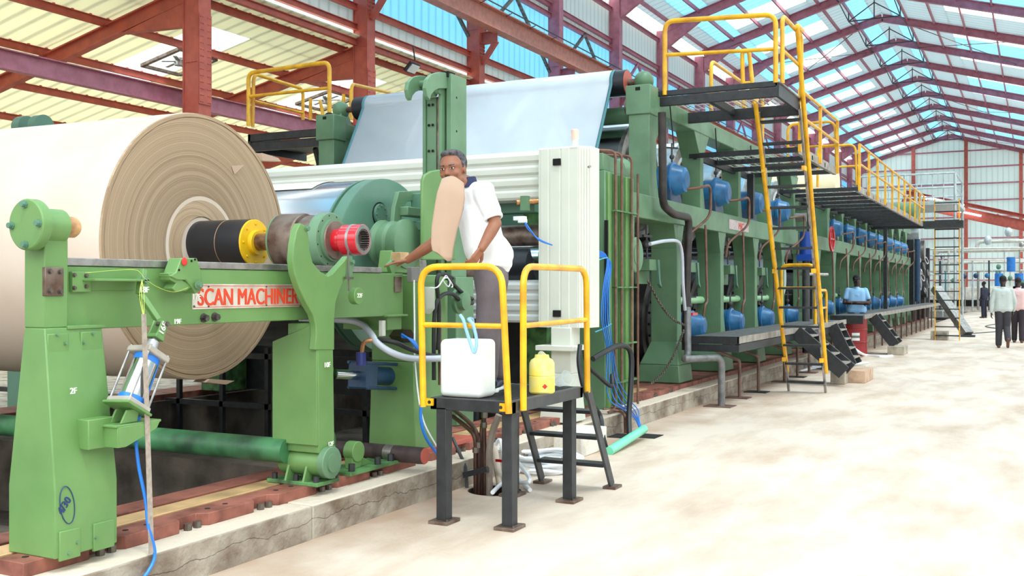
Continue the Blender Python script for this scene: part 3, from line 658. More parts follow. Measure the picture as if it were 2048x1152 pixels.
# ---- big paper reel on its spool
t = T('paper_reel', 'huge roll of brown kraft paper filling the left of the picture', 'paper roll', (-5.5, 5.6, 1.80))
RY, RZ = 5.68, 1.80
KR = mat('kraft_roll_face', (206, 180, 152), .62, var=.0)
n = KR.node_tree; b = n.nodes['Principled BSDF']; tcx = n.nodes.new('ShaderNodeTexCoord'); no = n.nodes.new('ShaderNodeTexNoise'); no.inputs['Scale'].default_value = 1; no.inputs['Detail'].default_value = 3
r = n.nodes.new('ShaderNodeValToRGB'); r.color_ramp.elements[0].color = lin((212, 190, 170)); r.color_ramp.elements[1].color = lin((222, 204, 188)); r.color_ramp.elements[0].position = .35; r.color_ramp.elements[1].position = .65
n.links.new(tcx.outputs['Object'], no.inputs['Vector']); n.links.new(no.outputs['Fac'], r.inputs[0]); n.links.new(r.outputs[0], b.inputs['Base Color'])
KE = mat('kraft_roll_edge', (190, 160, 128), .8, var=0); n = KE.node_tree; b = n.nodes['Principled BSDF']
tcx = n.nodes.new('ShaderNodeTexCoord'); mp = n.nodes.new('ShaderNodeMapping'); mp.inputs['Scale'].default_value = (0, 1, 1); n.links.new(tcx.outputs['Object'], mp.inputs[0])
le = n.nodes.new('ShaderNodeVectorMath'); le.operation = 'LENGTH'; n.links.new(mp.outputs[0], le.inputs[0])
cols = []
for sc_, amp in ((26, 1), (150, 1)):
    no = n.nodes.new('ShaderNodeTexNoise'); no.noise_dimensions = '1D'; no.inputs['Scale'].default_value = sc_; no.inputs['Detail'].default_value = 4; no.inputs['Roughness'].default_value = .7
    n.links.new(le.outputs['Value'], no.inputs['W']); cols.append(no)
ad = n.nodes.new('ShaderNodeMath'); ad.operation = 'MULTIPLY_ADD'; ad.inputs[1].default_value = .6; n.links.new(cols[1].outputs['Fac'], ad.inputs[0])
ml = n.nodes.new('ShaderNodeMath'); ml.operation = 'MULTIPLY'; ml.inputs[1].default_value = .4; n.links.new(cols[0].outputs['Fac'], ml.inputs[0]); n.links.new(ml.outputs[0], ad.inputs[2])
r = n.nodes.new('ShaderNodeValToRGB'); e = r.color_ramp.elements; e[0].position = .38; e[0].color = lin((150, 124, 98)); e[1].position = .60; e[1].color = lin((190, 163, 134)); q_ = e.new(.5); q_.color = lin((174, 147, 118))
n.links.new(ad.outputs[0], r.inputs[0]); n.links.new(r.outputs[0], b.inputs['Base Color'])
bp = n.nodes.new('ShaderNodeBump'); bp.inputs['Strength'].default_value = .35; bp.inputs['Distance'].default_value = .01; n.links.new(ad.outputs[0], bp.inputs['Height']); n.links.new(bp.outputs[0], b.inputs['Normal'])
m = MB(); N = 128; RR = .965
m.lathe((-9.0, RY, RZ), (1, 0, 0), [(0, RR), (3.57, RR), (3.585, RR-.002)], N); m.build('paper_winding', KR, t)
m = MB(); m.lathe((-5.43, RY, RZ), (1, 0, 0), [(0, .2), (0, RR-.006), (.03, RR-.006), (.031, RR-.03), (.022, RR-.034), (.03, RR-.04), (.03, .40), (.012, .36), (.02, .3), (.024, .22), (.0, .2)], N); m.build('winding_edge', KE, t, ang=30)
m = MB()
m.add([(-5.398, RY+.30, RZ+.62), (-5.37, RY+.42, RZ+.64), (-5.39, RY+.33, RZ+.56)], [(0, 1, 2)])
m.prism([(RY+.66, RZ+.70), (RY+.9, RZ+.72), (RY+.86, RZ+.745), (RY+.66, RZ+.76)], 'x', -5.46, -5.39)
m.prism([(RY+.05, RZ-.965), (RY+.32, RZ-1.0), (RY+.22, RZ-1.02), (RY+.0, RZ-.985)], 'x', -5.5, -5.38); m.build('torn_edges', KRAFT, t, smooth=False)
m = MB(); m.lathe((-9.2, RY, RZ+.02), (1, 0, 0), [(0, .168), (4.255, .168)], 64); m.build('spool_shell', RUBBER, t)
m = MB(); m.lathe((-5.16, RY, RZ+.02), (1, 0, 0), [(0, .1688), (.004, .1688)], 64); m.build('chalk_line', SOLEY, t)
m = MB(); m.lathe((-4.95, RY, RZ+.02), (1, 0, 0), [(0, .166), (.016, .166), (.018, .162), (.02, .09), (.05, .085)], 64)
m.build('spool_head', YEL2, t, ang=25)
m = MB(); [bolt(m, (-4.93, RY+.135*math.cos(a), RZ+.02+.135*math.sin(a)), (1, 0, 0), .007, .01) for a in [2*PI*i/8 for i in range(8)]]; m.build('head_bolts', YEL2, t)
zc = RZ+.025
m = MB(); m.lathe((-4.95, RY, zc), (1, 0, 0), [(0, .06), (.35, .06), (.351, .075), (.45, .075)], 32); m.build('journal', mat('bronzed_shaft', (168, 128, 88), .35, .7, var=.35, sc=10, col2=(92, 66, 52)), t)
m = MB(); m.lathe((-4.70, RY, zc), (1, 0, 0), [(0, .12), (.002, .185), (.012, .19), (.20, .19), (.21, .184), (.212, .165), (.24, .163), (.242, .176), (.35, .176)], 64); m.build('bearing_drum', RUSTST, t, ang=30)
m = MB(); m.lathe((-4.36, RY, zc), (1, 0, 0), [(0, .17), (.001, .19), (.07, .19), (.075, .184), (.077, .145), (.1, .145), (.102, .12)], 64); m.build('bearing_flange', G2, t, ang=25)
m = MB(); m.lathe((-4.702, RY, zc), (1, 0, 0), [(0, .11), (.001, .187), (.012, .191), (.018, .191)], 64); m.build('drum_rim', G2, t, ang=25)
m = MB(); m.lathe((-4.262, RY, zc), (1, 0, 0), [(0, .135), (.012, .13), (.014, .09)], 48); m.build('seal_ring', RUSTST, t)
m = MB(); [bolt(m, (-4.29, RY+.168*math.cos(a), zc+.168*math.sin(a)), (1, 0, 0), .007, .006) for a in [2*PI*i/12+.2 for i in range(12)]]; m.build('flange_bolts', HOLE, t)
m = MB(); m.lathe((-4.25, RY, zc), (1, 0, 0), [(0, .078), (.062, .078), (.07, .1), (.075, .104), (.215, .104), (.218, .1), (.218, .074), (.06, .07)], 64)
m.build('coupling', RED, t, ang=25)
m = MB(); m.lathe((-4.115, RY, zc), (1, 0, 0), [(0, .1045), (.001, .1062), (.02, .1062), (.021, .1045)], 64); m.lathe((-4.0335, RY, zc), (1, 0, 0), [(0, .101), (.002, .1), (.0021, .074), (0, .074)], 64, closed=True); m.build('coupling_band', STEEL, t)
m = MB()
for i in range(26):
    a = 2*PI*i/26; m.bar((-4.12, RY+.069*math.cos(a), zc+.069*math.sin(a)), (-4.034, RY+.069*math.cos(a), zc+.069*math.sin(a)), .006, .014, up=(0, math.cos(a), math.sin(a)))
m.build('spline_teeth', STEEL, t)
m = MB(); m.lathe((-4.24, RY, zc), (1, 0, 0), [(0, .01), (0, .0735), (.206, .0735), (.206, .071), (.05, .071), (.05, .01)], 48); m.build('bore', HOLE, t)

t.location = (-4.4, RY, RZ); ORG_ = Vector((-5.5, 5.6, 1.80))-Vector((-4.4, RY, RZ))
for ch in t.children: ch.location = ORG_
t.rotation_euler = (0, 0, math.radians(2.6))
# ---- primary arm in front of the reel bearing
t = T('reel_lifter', 'light green forked upright arm standing in front of the reel bearing', 'machine arm', (-4.1, 5.15, .27))
XA = -3.97
pa = [(601, 446), (612, 452), (617, 470), (619, 500), (626, 525), (641, 543), (656, 552), (664, 548), (690, 520), (696, 512), (692, 556), (680, 580), (672, 604), (669, 640), (669, 700), (630, 700), (633, 668), (632, 650), (627, 630), (612, 604), (599, 577), (589, 545), (586, 520), (588, 490), (593, 462)]
m = MB(); m.prism(poly(pa, XA), 'x', XA-.05, XA); m.build('fork_plate', G1, t, bev=.006)
m = MB(); p0 = P(640, 905, x=XA); p1 = P(671, 905, x=XA)
yb = p0.y; m.frus((-4.24, XA-.006, yb-.0, p1.y+.0), .47, (-4.21, XA-.006, yb-.015, p1.y-.02), 1.28)
m.build('column', G1, t, bev=.005)
yl = yb-.01
m = MB(); m.prism([(-4.33, .52), (XA-.01, .52), (XA-.01, 1.30), (-4.08, 1.25), (-4.33, 1.16)], 'y', yl-.012, yl+.1); m.build('face_plate', G1, t, bev=.004)
m = MB(); m.box(-4.36, -3.96, yb-.04, p1.y+.03, .268, .292); m.build('base_plate', GD, t, bev=.003)
m = MB(); m.cyl((-4.3, (yb+p1.y)/2, .40), (-3.96, (yb+p1.y)/2, .40), .085, n=32); m.build('pivot_shaft', G1, t)
m = MB(); m.lathe((-3.98, (yb+p1.y)/2+.0, .405), (1, 0, 0), [(0, .1), (.04, .1), (.045, .095), (.05, .06), (.06, .06), (.062, 0.001)], 32); m.build('pivot_cap', G2, t, ang=25)
m = MB()
for xx in (-4.22, -4.08): m.prism([(yb-.04, .29), (yb+.04, .29), (yb+.04, .5)], 'x', xx, xx+.015)
m.box(-4.3, -3.97, p1.y-.04, p1.y, .29, .5); m.build('base_ribs', G1, t)
m = MB(); [m.cyl((x_, y_, .29), (x_, y_, .33), .018, n=6) for x_, y_ in ((-4.31, yb-.02), (-4.14, yb-.02), (-3.985, p1.y+.02), (-3.985, yb-.02))]; m.build('base_bolts', DARK, t)
m = MB(); bolt(m, P(613, 457, x=XA), (1, 0, 0), .014, .02); m.build('tip_bolt', G2, t)
m = MB(); a = P(696, 500, x=-3.955); m.cyl(a, P(698, 582, x=-3.955), .006, n=8); m.bar(P(690, 556, x=-3.95), P(705, 556, x=-3.95), .02, .015); m.build('weight_rod', BOLT, t)
m = MB(); c = P(706, 592, x=-3.99); m.cyl(c, c+V(.05, 0, 0), .055, n=32); m.build('counterweight', G1, t, bev=.003)
words('22F', 'chalk_mark', chalk, c+V(.052, -.025, -.01), RX, .04, t)
m = MB(); m.prism(poly([(694, 512), (704, 512), (708, 530), (704, 552), (692, 556)], -3.975), 'x', -4.0, -3.975); bolt(m, P(703, 524, x=-3.975), (1, 0, 0), .013, .02); m.build('latch', G2, t)
words('10F', 'chalk_mark', chalk, P(647, 735, x=XA)+V(.004, 0, 0), RX, .045, t); words('12F', 'chalk_mark', chalk, P(655, 893, x=XA)+V(.004, 0, 0), RX, .04, t)
# torque tube, small pivot, roll on the plinth
m = MB(); m.lathe((-8.9, 5.14, .47), (1, 0, 0), [(0, .078), (4.68, .078)], 32)
t = T('torque_tube', 'thick green cross tube with dark stains low behind the arm', 'machine tube', (-6, 5.14, .4)); m.build('tube', mat('stained_green_tube', (62, 118, 76), .4, var=.25, sc=5, col2=(34, 70, 46)), t)
MB().frus((-9.1, -8.8, 5.0, 5.3), .2, (-9.05, -8.85, 5.05, 5.25), .6).build('end_foot', G1, t)
t = T('pivot_bracket', 'small green round pivot bracket on the sole plate behind the arm', 'machine bracket', (-4.15, 5.72, .27))
m = MB(); m.box(-4.25, -4.0, 5.5, 6.1, .268, .29); m.build('base', GD, t)
m = MB(); c = V(-4.1, 5.68, .40); m.cyl(c+V(-.04, 0, 0), c+V(.04, 0, 0), .07, n=32); m.box(-4.13, -4.07, 5.62, 5.72, .29, .4); m.prism([(5.7, .29), (5.9, .29), (5.7, .38)], 'x', -4.11, -4.09); m.build('pivot', G1, t, bev=.004)
m = MB(); m.cyl((-4.45, 5.66, .44), (-4.32, 5.66, .44), .12, n=32); m.prism([(5.56, .5), (5.72, .5), (5.78, .95), (5.7, .98)], 'x', -4.42, -4.34); m.build('crank', GD, t, bev=.004)
m = MB(); [m.cyl((x_, y_, .29), (x_, y_, .34), .022, n=6) for x_, y_ in ((-4.03, 5.56), (-4.03, 5.86), (-4.03, 6.02))]; m.build('bolts', DARK, t)
t = T('spare_roll', 'short dark round bar with reddish end lying across the sole plates', 'roll', (-3.9, 6.15, .27))
m = MB(); m.cyl((-4.62, 6.10, .33), (-3.80, 6.10, .33), .058, n=32); m.build('bar', mat('dark_wound_bar', (66, 52, 52), .6, var=.3, sc=12), t)
m = MB(); m.cyl((-3.80, 6.10, .33), (-3.796, 6.10, .33), .056, n=32); m.build('bar_end', REDOX, t); m = MB(); m.lathe((-4.12, 6.10, .33), (1, 0, 0), [(0, .0605), (.07, .0605)], 32); m.build('grey_tape', STEEL, t)

# ---- rewind drum
t = T('reel_drum', 'polished silver drum with a grey green end disc behind the reel', 'drum', (-6.8, 7.3, 1.7))
m = MB(); m.lathe((-8.7, 7.3, 1.69), (1, 0, 0), [(0, .73), (3.62, .73)], 96); m.build('drum_shell', CHROME, t)
m = MB(); m.lathe((-5.08, 7.3, 1.69), (1, 0, 0), [(0, .70), (.001, .735), (.02, .735), (.022, .71), (.05, .71), (.052, .735), (.16, .735), (.165, .72), (.165, .1)], 96); m.build('end_disc', G3, t, ang=25)
hc = P(762, 429, x=-4.9); m = MB(); m.lathe(hc+V(-.02, 0, 0), (1, 0, 0), [(0, .105), (.012, .105)], 40); m.build('manhole_shadow_gap', HOLE, t)
m = MB(); m.lathe(hc+V(-.02, -.008, 0), (1, 0, 0), [(0, .09), (.03, .09), (.032, .088)], 40); m.build('manhole_cover', G3, t)
m = MB(); [bolt(m, hc+V(.01, -.008+.072*math.cos(a), .072*math.sin(a)), (1, 0, 0), .008, .012) for a in [2*PI*i/8 for i in range(8)]]; m.build('cover_bolts', G2, t)
m = MB(); m.cyl((-4.92, 7.3, 1.69), (-4.6, 7.3, 1.69), .11, n=32); m.build('journal', STEEL, t)
# paper web from the calender over the drum
W_ = mat('white_paper_web', (238, 232, 222), .7, var=.03)
m = MB(); pts = []
for i in range(15): a = math.radians(118-i*7); pts.append((7.3+.738*math.cos(a), 1.69+.738*math.sin(a)))
pts = [(6.95, 2.34)] + [(7.3+.738*math.cos(math.radians(a)), 1.69+.738*math.sin(math.radians(a))) for a in range(118, 40, -6)] + [(8.5, 2.45)]
vs = [(x, y, z) for x in (-8.6, -5.45) for y, z in pts]; k = len(pts)
m.add(vs, [(i, i+1, k+i+1, k+i) for i in range(k-1)]); one(m, 'paper_web', W_, 'pale sheet of paper running over the silver drum', 'paper', solid=.002)

# litter in the pit left of the pedestal
SCR = mat('paper_scrap', (226, 220, 212), .8, var=.05)
for i, (x, y, a, lab) in enumerate(((-5.6, 4.0, .3, 'crumpled pale paper scrap on the pit floor, nearest to the pedestal'), (-6.2, 4.4, 1.2, 'pale paper scrap on the pit floor at the left edge'), (-5.5, 4.9, 2.2, 'small pale paper scrap on the pit floor under the green tube'))):
    m = MB(); c_, s_ = math.cos(a), math.sin(a); pts = [(-.16, -.1, 0), (.1, -.13, .03), (.17, .05, .01), (.02, .12, .05), (-.12, .08, .0)]
    m.add([(x+px_*c_-py_*s_, y+px_*s_+py_*c_, -.545+pz_) for px_, py_, pz_ in pts]+[(x, y, -.53)], [(0, 1, 5), (1, 2, 5), (2, 3, 5), (3, 4, 5), (4, 0, 5)]); one(m, 'paper_scrap', SCR, lab, 'paper', 'paper scraps in the pit', smooth=False, solid=.002)
# ================================================================ MACHINE STANDS BETWEEN REEL AND DRYERS
t = T('reel_stand', 'green machine stand behind the paper holding man, with rusty foot', 'machine frame', (-4.3, 6.7, .27))
m = MB(); m.frus((-4.5, -4.08, 6.42, 6.98), .268, (-4.5, -4.12, 6.46, 6.92), .95); m.box(-4.5, -4.12, 6.46, 6.92, .95, 1.6); m.build('post', G1, t, bev=.008)
m = MB(); m.box(-4.56, -4.06, 6.38, 7.3, .262, .30); m.build('foot_plate', REDOX, t, bev=.004)
m = MB(); c_ = lambda a, b_: (P(a, b_, x=-4.4).y, P(a, b_, x=-4.4).z)
pl = [c_(846, 520), c_(846, 362), c_(850, 350), c_(862, 342), c_(878, 339), c_(897, 345), c_(905, 400), c_(912, 520)]
m.prism(pl, 'x', -4.43, -4.4); m.build('upper_cheek', G1, t, bev=.01)
m = MB(); m.box(-4.5, -4.16, 6.92, 7.02, .27, 1.56); m.build('lower_cheek', G1, t, bev=.006)
m = MB(); m.box(-4.72, -4.4, 7.35, 7.5, 2.15, 2.3); m.box(-4.72, -4.4, 7.3, 7.5, 1.98, 2.06); m.build('tie_beams', G3, t, bev=.01)
m = MB(); c = P(812, 488, x=-4.55); m.lathe(c+V(-.28, 0, 0), (1, 0, 0), [(0, .15), (.05, .2), (.07, .2), (.09, .17), (.15, .19), (.17, .19), (.19, .17), (.26, .2), (.3, .2), (.32, .14)], 40); m.build('bearing_housing', G2, t, ang=25)
m = MB(); m.prism([(c.y-.24, 1.62), (c.y+.22, 1.62), (c.y+.2, 1.8), (c.y-.2, 1.8)], 'x', c.x-.12, c.x+.0); m.build('housing_base', G1, t, bev=.01)
m = MB(); c2 = P(772, 480, x=-4.75); m.cyl(c2, c2+V(.1, 0, 0), .12, n=32); m.box(c2.x, c2.x+.1, c2.y-.03, c2.y+.12, c2.z-.02, c2.z+.1); m.build('drum_bearing', G3, t, bev=.006)
m = MB(); a = P(783, 514, x=-4.2); m.box(a.x, a.x+.08, a.y, a.y+.11, a.z-.03, a.z+.035); m.build('cream_block', SOLEY, t, bev=.003)
m = MB(); m.bar(P(778, 540, x=-4.2), P(797, 520, x=-4.2), .09, .03, up=(1, 0, 0)); m.build('stop_lug', G1, t)
m = MB(); m.cyl(P(815, 672, x=-4.3)-V(.2, 0, 0), P(815, 672, x=-4.1), .055, n=6); m.build('lower_journal', mat('oily_steel', (70, 56, 48), .35, .5, var=.3), t)
m = MB(); a = P(768, 658, x=-4.12); m.box(a.x-.03, a.x, a.y-.02, a.y+.02, a.z-.05, a.z+.06); m.build('pale_pad', CREAM, t)
d_ = lambda a, b_: (P(a, b_, x=-4.7).y, P(a, b_, x=-4.7).z)
m = MB(); m.prism([d_(798, 383), d_(850, 380), d_(850, 400), d_(815, 403), d_(806, 420), d_(801, 450), d_(793, 480), d_(783, 478), d_(788, 440), d_(790, 415)], 'x', -4.74, -4.70); m.build('curved_frame_plate', G2, t, bev=.005)
p_ = P(808, 413, x=-4.66); q_ = P(850, 436, x=-4.66); m = MB(); m.box(-4.74, -4.62, p_.y, q_.y+.1, q_.z, p_.z); m.build('short_beam', G2, t, bev=.008)
# tall rack column with claw hooks
t = T('hook_column', 'tall green rack column with two claw shaped hooks rising above the worker', 'machine column', (-4.7, 8.3, 1.5))
xc = -4.62; y0 = P(903, 300, x=xc).y; y1 = P(933, 300, x=xc).y; ztop = 3.40
m = MB(); m.box(xc-.05, xc, y0, y1, 1.6, ztop); m.box(xc-.27, xc-.05, y1-.04, y1, 1.6, ztop); m.prism([(xc-.05, 1.6), (xc, 1.6), (xc, ztop), (xc-.05, ztop)], 'y', y0-.006, y0); m.build('channel', G2, t, bev=.004)
m = MB(); m.box(xc-.27, xc-.24, y0-.05, y0, 1.6, ztop-.16); m.box(xc-.24, xc-.14, y0-.03, y0, 1.6, ztop-.2); m.box(xc-.1, xc-.07, y0-.06, y0+.05, 1.6, ztop-.1); m.build('guide_bars', G2, t, bev=.003)
m = MB(); m.box(xc-.16, xc-.1, y0-.02, y0, 1.6, ztop-.2); m.build('rack_slot', RUSTST, t)
m = MB(); [bolt(m, (xc-.19+d, y0-.04, z), (0, -1, 0), .009, .008) for z in (3.13, 2.95, 2.72, 2.5, 2.3) for d in (-.02, .02)]; [bolt(m, (xc, y0+.09, z), (1, 0, 0), .008, .003) for z in (3.2, 2.9, 2.6, 2.3)]; m.build('rack_bolts', HOLE, t)
m = MB(); m.box(xc-.2, xc-.02, y0-.02, y0+.1, ztop-.03, ztop+.02); m.build('top_cap', HOLE, t)
def claw(x, cx, cy, s=1.0):
    o = [(14, -36), (2, -37), (-12, -33), (-22, -22), (-25, -5), (-22, 12), (-17, 19), (-14, 8), (-7, 0), (2, -4), (8, -4), (20, -4), (26, 2), (28, -16), (22, -28)]
    return [(P(cx+a*s, cy+b_*s, x=x).y, P(cx+a*s, cy+b_*s, x=x).z) for a, b_ in o]
m = MB(); m.prism(claw(xc-.04, 877, 181), 'x', xc-.08, xc-.04); m.build('near_claw', G2, t, bev=.004)
m = MB(); m.prism(claw(xc-.24, 838, 184, .9), 'x', xc-.28, xc-.24); m.build('far_claw', G2, t, bev=.004)
m = MB(); a = P(872, 165, x=xc-.08); m.cyl(V(xc-.26, a.y, a.z), V(xc-.08, a.y, a.z), .03, n=16); m.box(xc-.24, xc-.1, a.y+.02, a.y+.08, a.z-.03, a.z+.03); m.build('claw_shaft', G2, t)
m = MB(); a = P(884, 194, x=xc-.2); m.cyl(V(xc-.2, y0-.08, a.z), V(xc-.12, y0-.08, a.z), .045, n=20); m.cyl(V(xc-.12, y0-.08, a.z), V(xc-.07, y0-.08, a.z), .025, n=12); m.build('pinion', G2, t)
m = MB(); m.box(xc-.27, xc+.02, y0+.05, y1+.1, .27, 1.6); m.build('column_base', G2, t, bev=.008)
# horizontal green machine beams, calender rolls behind the worker
t = T('calender_stack', 'stack of dark and steel rolls between green beams, right of the worker', 'machine rolls', (-6.5, 9.6, .27))
m = MB(); m.box(-8.9, -4.62, 9.9, 10.3, 2.1, 2.45); m.box(-8.9, -4.5, 9.3, 9.5, 2.26, 2.42); m.build('cross_beams', G3, t, bev=.01)
for z, r_, mt, y_ in ((2.02, .13, RUSTST, 9.5), (1.76, .12, BRASS, 9.45), (1.46+.06, .0, None, 0), (1.62, .0, None, 0)):
    if mt: MB().lathe((-8.9, y_, z), (1, 0, 0), [(0, r_), (4.5, r_)], 32).build('roll', mt, t)
MB().lathe((-8.9, 9.3, 1.80), (1, 0, 0), [(0, .13), (4.5, .13)], 32).build('roll', CHROME, t)
MB().lathe((-8.9, 9.3, 1.62), (1, 0, 0), [(0, .12), (4.35, .12)], 32).build('roll', RUSTST, t)
MB().lathe((-4.75, 9.3, 1.72), (1, 0, 0), [(0, .17), (.04, .2), (.25, .2), (.3, .14)], 32).build('roll_end', RUBBER, t)
m = MB(); m.cyl(P(1033, 405, x=-4.5)-V(0, 0, 0), P(1083, 402, x=-4.3), .028, n=12); m.build('push_rod', BRASS, t)
m = MB(); a = P(1052, 407, x=-4.42); m.bar(a+V(0, -.02, .07), a+V(0, -.02, -.07), .07, .07); m.build('rod_clamp', G2, t)
m = MB(); a = P(1040, 437, x=-4.42); m.box(a.x-.06, a.x+.06, a.y-.03, a.y+.03, a.z-.02, a.z+.02); m.box(a.x, a.x+.08, a.y-.05, a.y, a.z-.045, a.z-.01); m.build('sensor', WHITE, t, bev=.004)
for i in range(2): MB().tube(smoothpath([a+V(.07, -.04, -.03), a+V(.1+.02*i, -.04, -.1), a+V(.2, 0, -.2-.01*i), a+V(.32, .05, -.26)]), .006, 6).build('sensor_cable', HOSEB, t)
m = MB(); m.box(-4.78, -4.5, 9.6, 10.4, .27, 2.5); m.box(-8.95, -8.6, 9.3, 10.2, .27, 2.5); m.build('side_frame_plates', GD, t, bev=.01)
m = MB(); m.box(-8.7, -4.6, 9.7, 9.75, .27, 1.3); m.build('dark_pit_screen', DARK, t)
# ribbed cream hood and lower guard
def ribhood(z0, z1, y, nr, r=.035):
    pr = [(y+.18, z0)]; H = z1-z0
    for i in range(nr):
        a = z0+H*i/nr; d = H/nr; pr += [(y, a+.1*d), (y-.012, a+.3*d), (y-.012, a+.7*d), (y, a+.9*d)]
    pr += [(y+.02, z1-.01), (y+.08, z1+.02), (y+.2, z1+.02)]
    return pr
t = T('guard_hood', 'long cream ribbed hood panel running across the machine behind the worker', 'guard', (-6.4, 9.15, 2.35))
m = MB(); m.prism(ribhood(2.36, 2.84, 9.1, 4), 'x', -9.1, -4.28); m.build('ribbed_panel', CREAM, t, ang=12)
t = T('guard_hood', 'lower grey ribbed guard panel just left of the cream cabinet', 'guard', (-6.4, 9.15, 1.15))
m = MB(); m.prism(ribhood(1.15, 1.56, 9.08, 4), 'x', -9.1, -4.28); m.build('ribbed_panel', mat('grey_enamel', (196, 198, 194), .4, var=.03), t, ang=12)
# cabinet
t = T('cream_cabinet', 'tall narrow cream ribbed cabinet on a short cream post', 'cabinet', (-4.0, 9.1, .2))
xl, xr, xb = -4.31, -3.90, -3.80
m = MB(); pr = [(xl, 9.3), (xl, 9.0)]
x = xl+.02
for w_ in (.10, .12, .10): pr += [(x, 9.0), (x+.004, 8.995), (x+w_-.02, 8.995), (x+w_-.016, 9.0)]; x += w_
pr += [(xr, 9.0)]
for i in range(5): f = (i+.3)/5; g = (i+.8)/5; pr += [(xr+(xb-xr)*f, 9.0+.10*f), (xr+(xb-xr)*f+.006, 9.0+.10*f-.004), (xr+(xb-xr)*g+.006, 9.0+.10*g-.004), (xr+(xb-xr)*g, 9.0+.10*g)]
pr += [(xb, 9.12), (xb, 9.3)]
m.prism(pr, 'z', 1.12, 2.84); m.build('cabinet_body', CREAM, t, ang=15)
m = MB(); m.prism([(xl, 9.3), (xl, 9.0), (xr, 8.995), (xb, 9.11), (xb, 9.3)], 'z', 2.84, 2.855); m.build('lid', WHITE, t)
for py, nm in ((324, 'upper'), (627, 'lower')):
    m = MB(); c = P(1114, py, y=8.99); m.box(c.x-.04, c.x+.04, 8.975, 8.995, c.z-.032, c.z+.032); tag(m.build('latch', HOLE, t, bev=.004), nm+' black latch')
m = MB(); c = P(1177, 334, y=9.03); m.cyl(c, c+V(.03, -.03, 0), .012, n=10); m.build('lock', STEEL, t)
m = MB(); m.box(-4.17, -3.96, 8.98, 9.2, .68, 1.12); m.box(-4.3, -3.9, 8.9, 9.3, .90, .95); m.frus((-4.26, -3.92, 8.9, 9.25), .22, (-4.2, -3.95, 8.95, 9.2), .68); m.build('support_post', CREAM, t, bev=.006)
m = MB(); c = P(1150, 262, y=9.1); m.cyl(V(c.x, 9.1, 2.855), V(c.x, 9.1, 2.93), .033, n=20); m.build('lamp_base', CREAM, t); m = MB(); m.lathe((c.x, 9.1, 2.93), (0, 0, 1), [(0, .036), (.09, .036), (.1, .028)], 24); m.build('beacon', mat('pink_beacon', (255, 196, 178), .3, var=.0), t)
struct(MB().box(-3.86, -3.58, 8.35, 8.95, 0, .21), 'trim_3', CONCT, 'grey concrete block in front of the plinth under the cream cabinet', bev=.01)
# green ribbed stand with pipes
t = T('press_stand', 'green ribbed machine stand with brown pipes, right of the cream cabinet', 'machine frame', (-4.2, 10.2, .2))
m = MB(); m.box(-4.6, -3.98, 9.9, 10.65, .21, 2.72); m.prism([(9.9, 2.72), (10.65, 2.72), (10.5, 2.86), (9.9, 2.9)], 'x', -4.5, -4.0); m.build('stand_body', G2, t, bev=.01)
m = MB()
for yy in (9.93, 10.1, 10.27, 10.44, 10.6): m.box(-3.985, -3.95, yy, yy+.07, .25, 2.7)
m.build('side_ribs', G1, t, bev=.008)
m = MB(); m.box(-4.4, -3.93, 9.86, 10.7, .205, .24); m.build('base_plate', CONCT, t)
m = MB(); m.box(-3.98, -3.945, 9.88, 9.905, 1.1, 2.2); m.build('dark_slot', HOLE, t)
t2 = T('lube_pipes', 'three brown pipes running over and down the green stand', 'pipes', (-3.9, 10.2, .2))
for i, yy in enumerate((10.04, 10.22, 10.52)):
    m = MB(); m.tube([V(-4.25, yy-.35, 2.93), V(-3.92, yy, 2.93), V(-3.92, yy, .24), V(-3.92, yy-.2, .225)], .014, 8, fil=.07); m.build('pipe', COPPER, t2)
m = MB(); m.tube([V(-3.90, 10.66, 2.75), V(-3.90, 10.66, .23)], .014, 8); m.build('pipe', COPPER, t2)
m = MB(); [m.box(-3.95, -3.90, 10.02, 10.7, z, z+.015) for z in (2.3, 1.5, .9, .5)]; m.build('clamp_bars', GD, t2)
# dark press between
t = T('press_roll_guard', 'dark grey sheet guard filling the gap before the first dryer', 'guard', (-4.7, 11.2, .2))
MB().box(-4.75, -4.72, 10.66, 12.6, .2, 2.3).build('sheet', mat('brown_grey_sheet', (92, 84, 80), .6, var=.12, sc=2), t)
m = MB(); m.box(-4.72, -4.66, 11.6, 11.64, .2, 1.9); m.lathe((-4.8, 12.0, .95), (1, 0, 0), [(0, .72), (.05, .72), (.06, .6), (.02, .58)], 48); m.build('wheel_rim', BLACK, t)
# ================================================================ FELT
FELT = mat('felt_fabric', (206, 216, 226), .5, var=.04, sc=2, coat=.4)
t = T('felt', 'wide pale blue white felt hanging from the top roll in front of the first dryer', 'fabric', (-6.7, 12.2, 2.6))
tc_ = (12.36, 4.12); rr = .175; pts = [(11.45, 2.6), (11.62, 3.05)]
for i in range(9): a = math.radians(192-i*14); pts.append((tc_[0]+rr*math.cos(a), tc_[1]+rr*math.sin(a)))
pts.append((13.2, 4.12))
vs = [(x, y, z) for x in (-8.62, -4.84) for y, z in pts]; k = len(pts); m = MB(); m.add(vs, [(i, i+1, k+i+1, k+i) for i in range(k-1)]); m.build('felt_sheet', FELT, t, solid=.008)
for x0, x1 in ((-8.66, -8.62), (-4.84, -4.80)):
    vs = [(x, y-.004, z+.002) for x in (x0, x1) for y, z in pts]; m = MB(); m.add(vs, [(i, i+1, k+i+1, k+i) for i in range(k-1)]); m.build('teal_edge', TEAL, t, solid=.012)
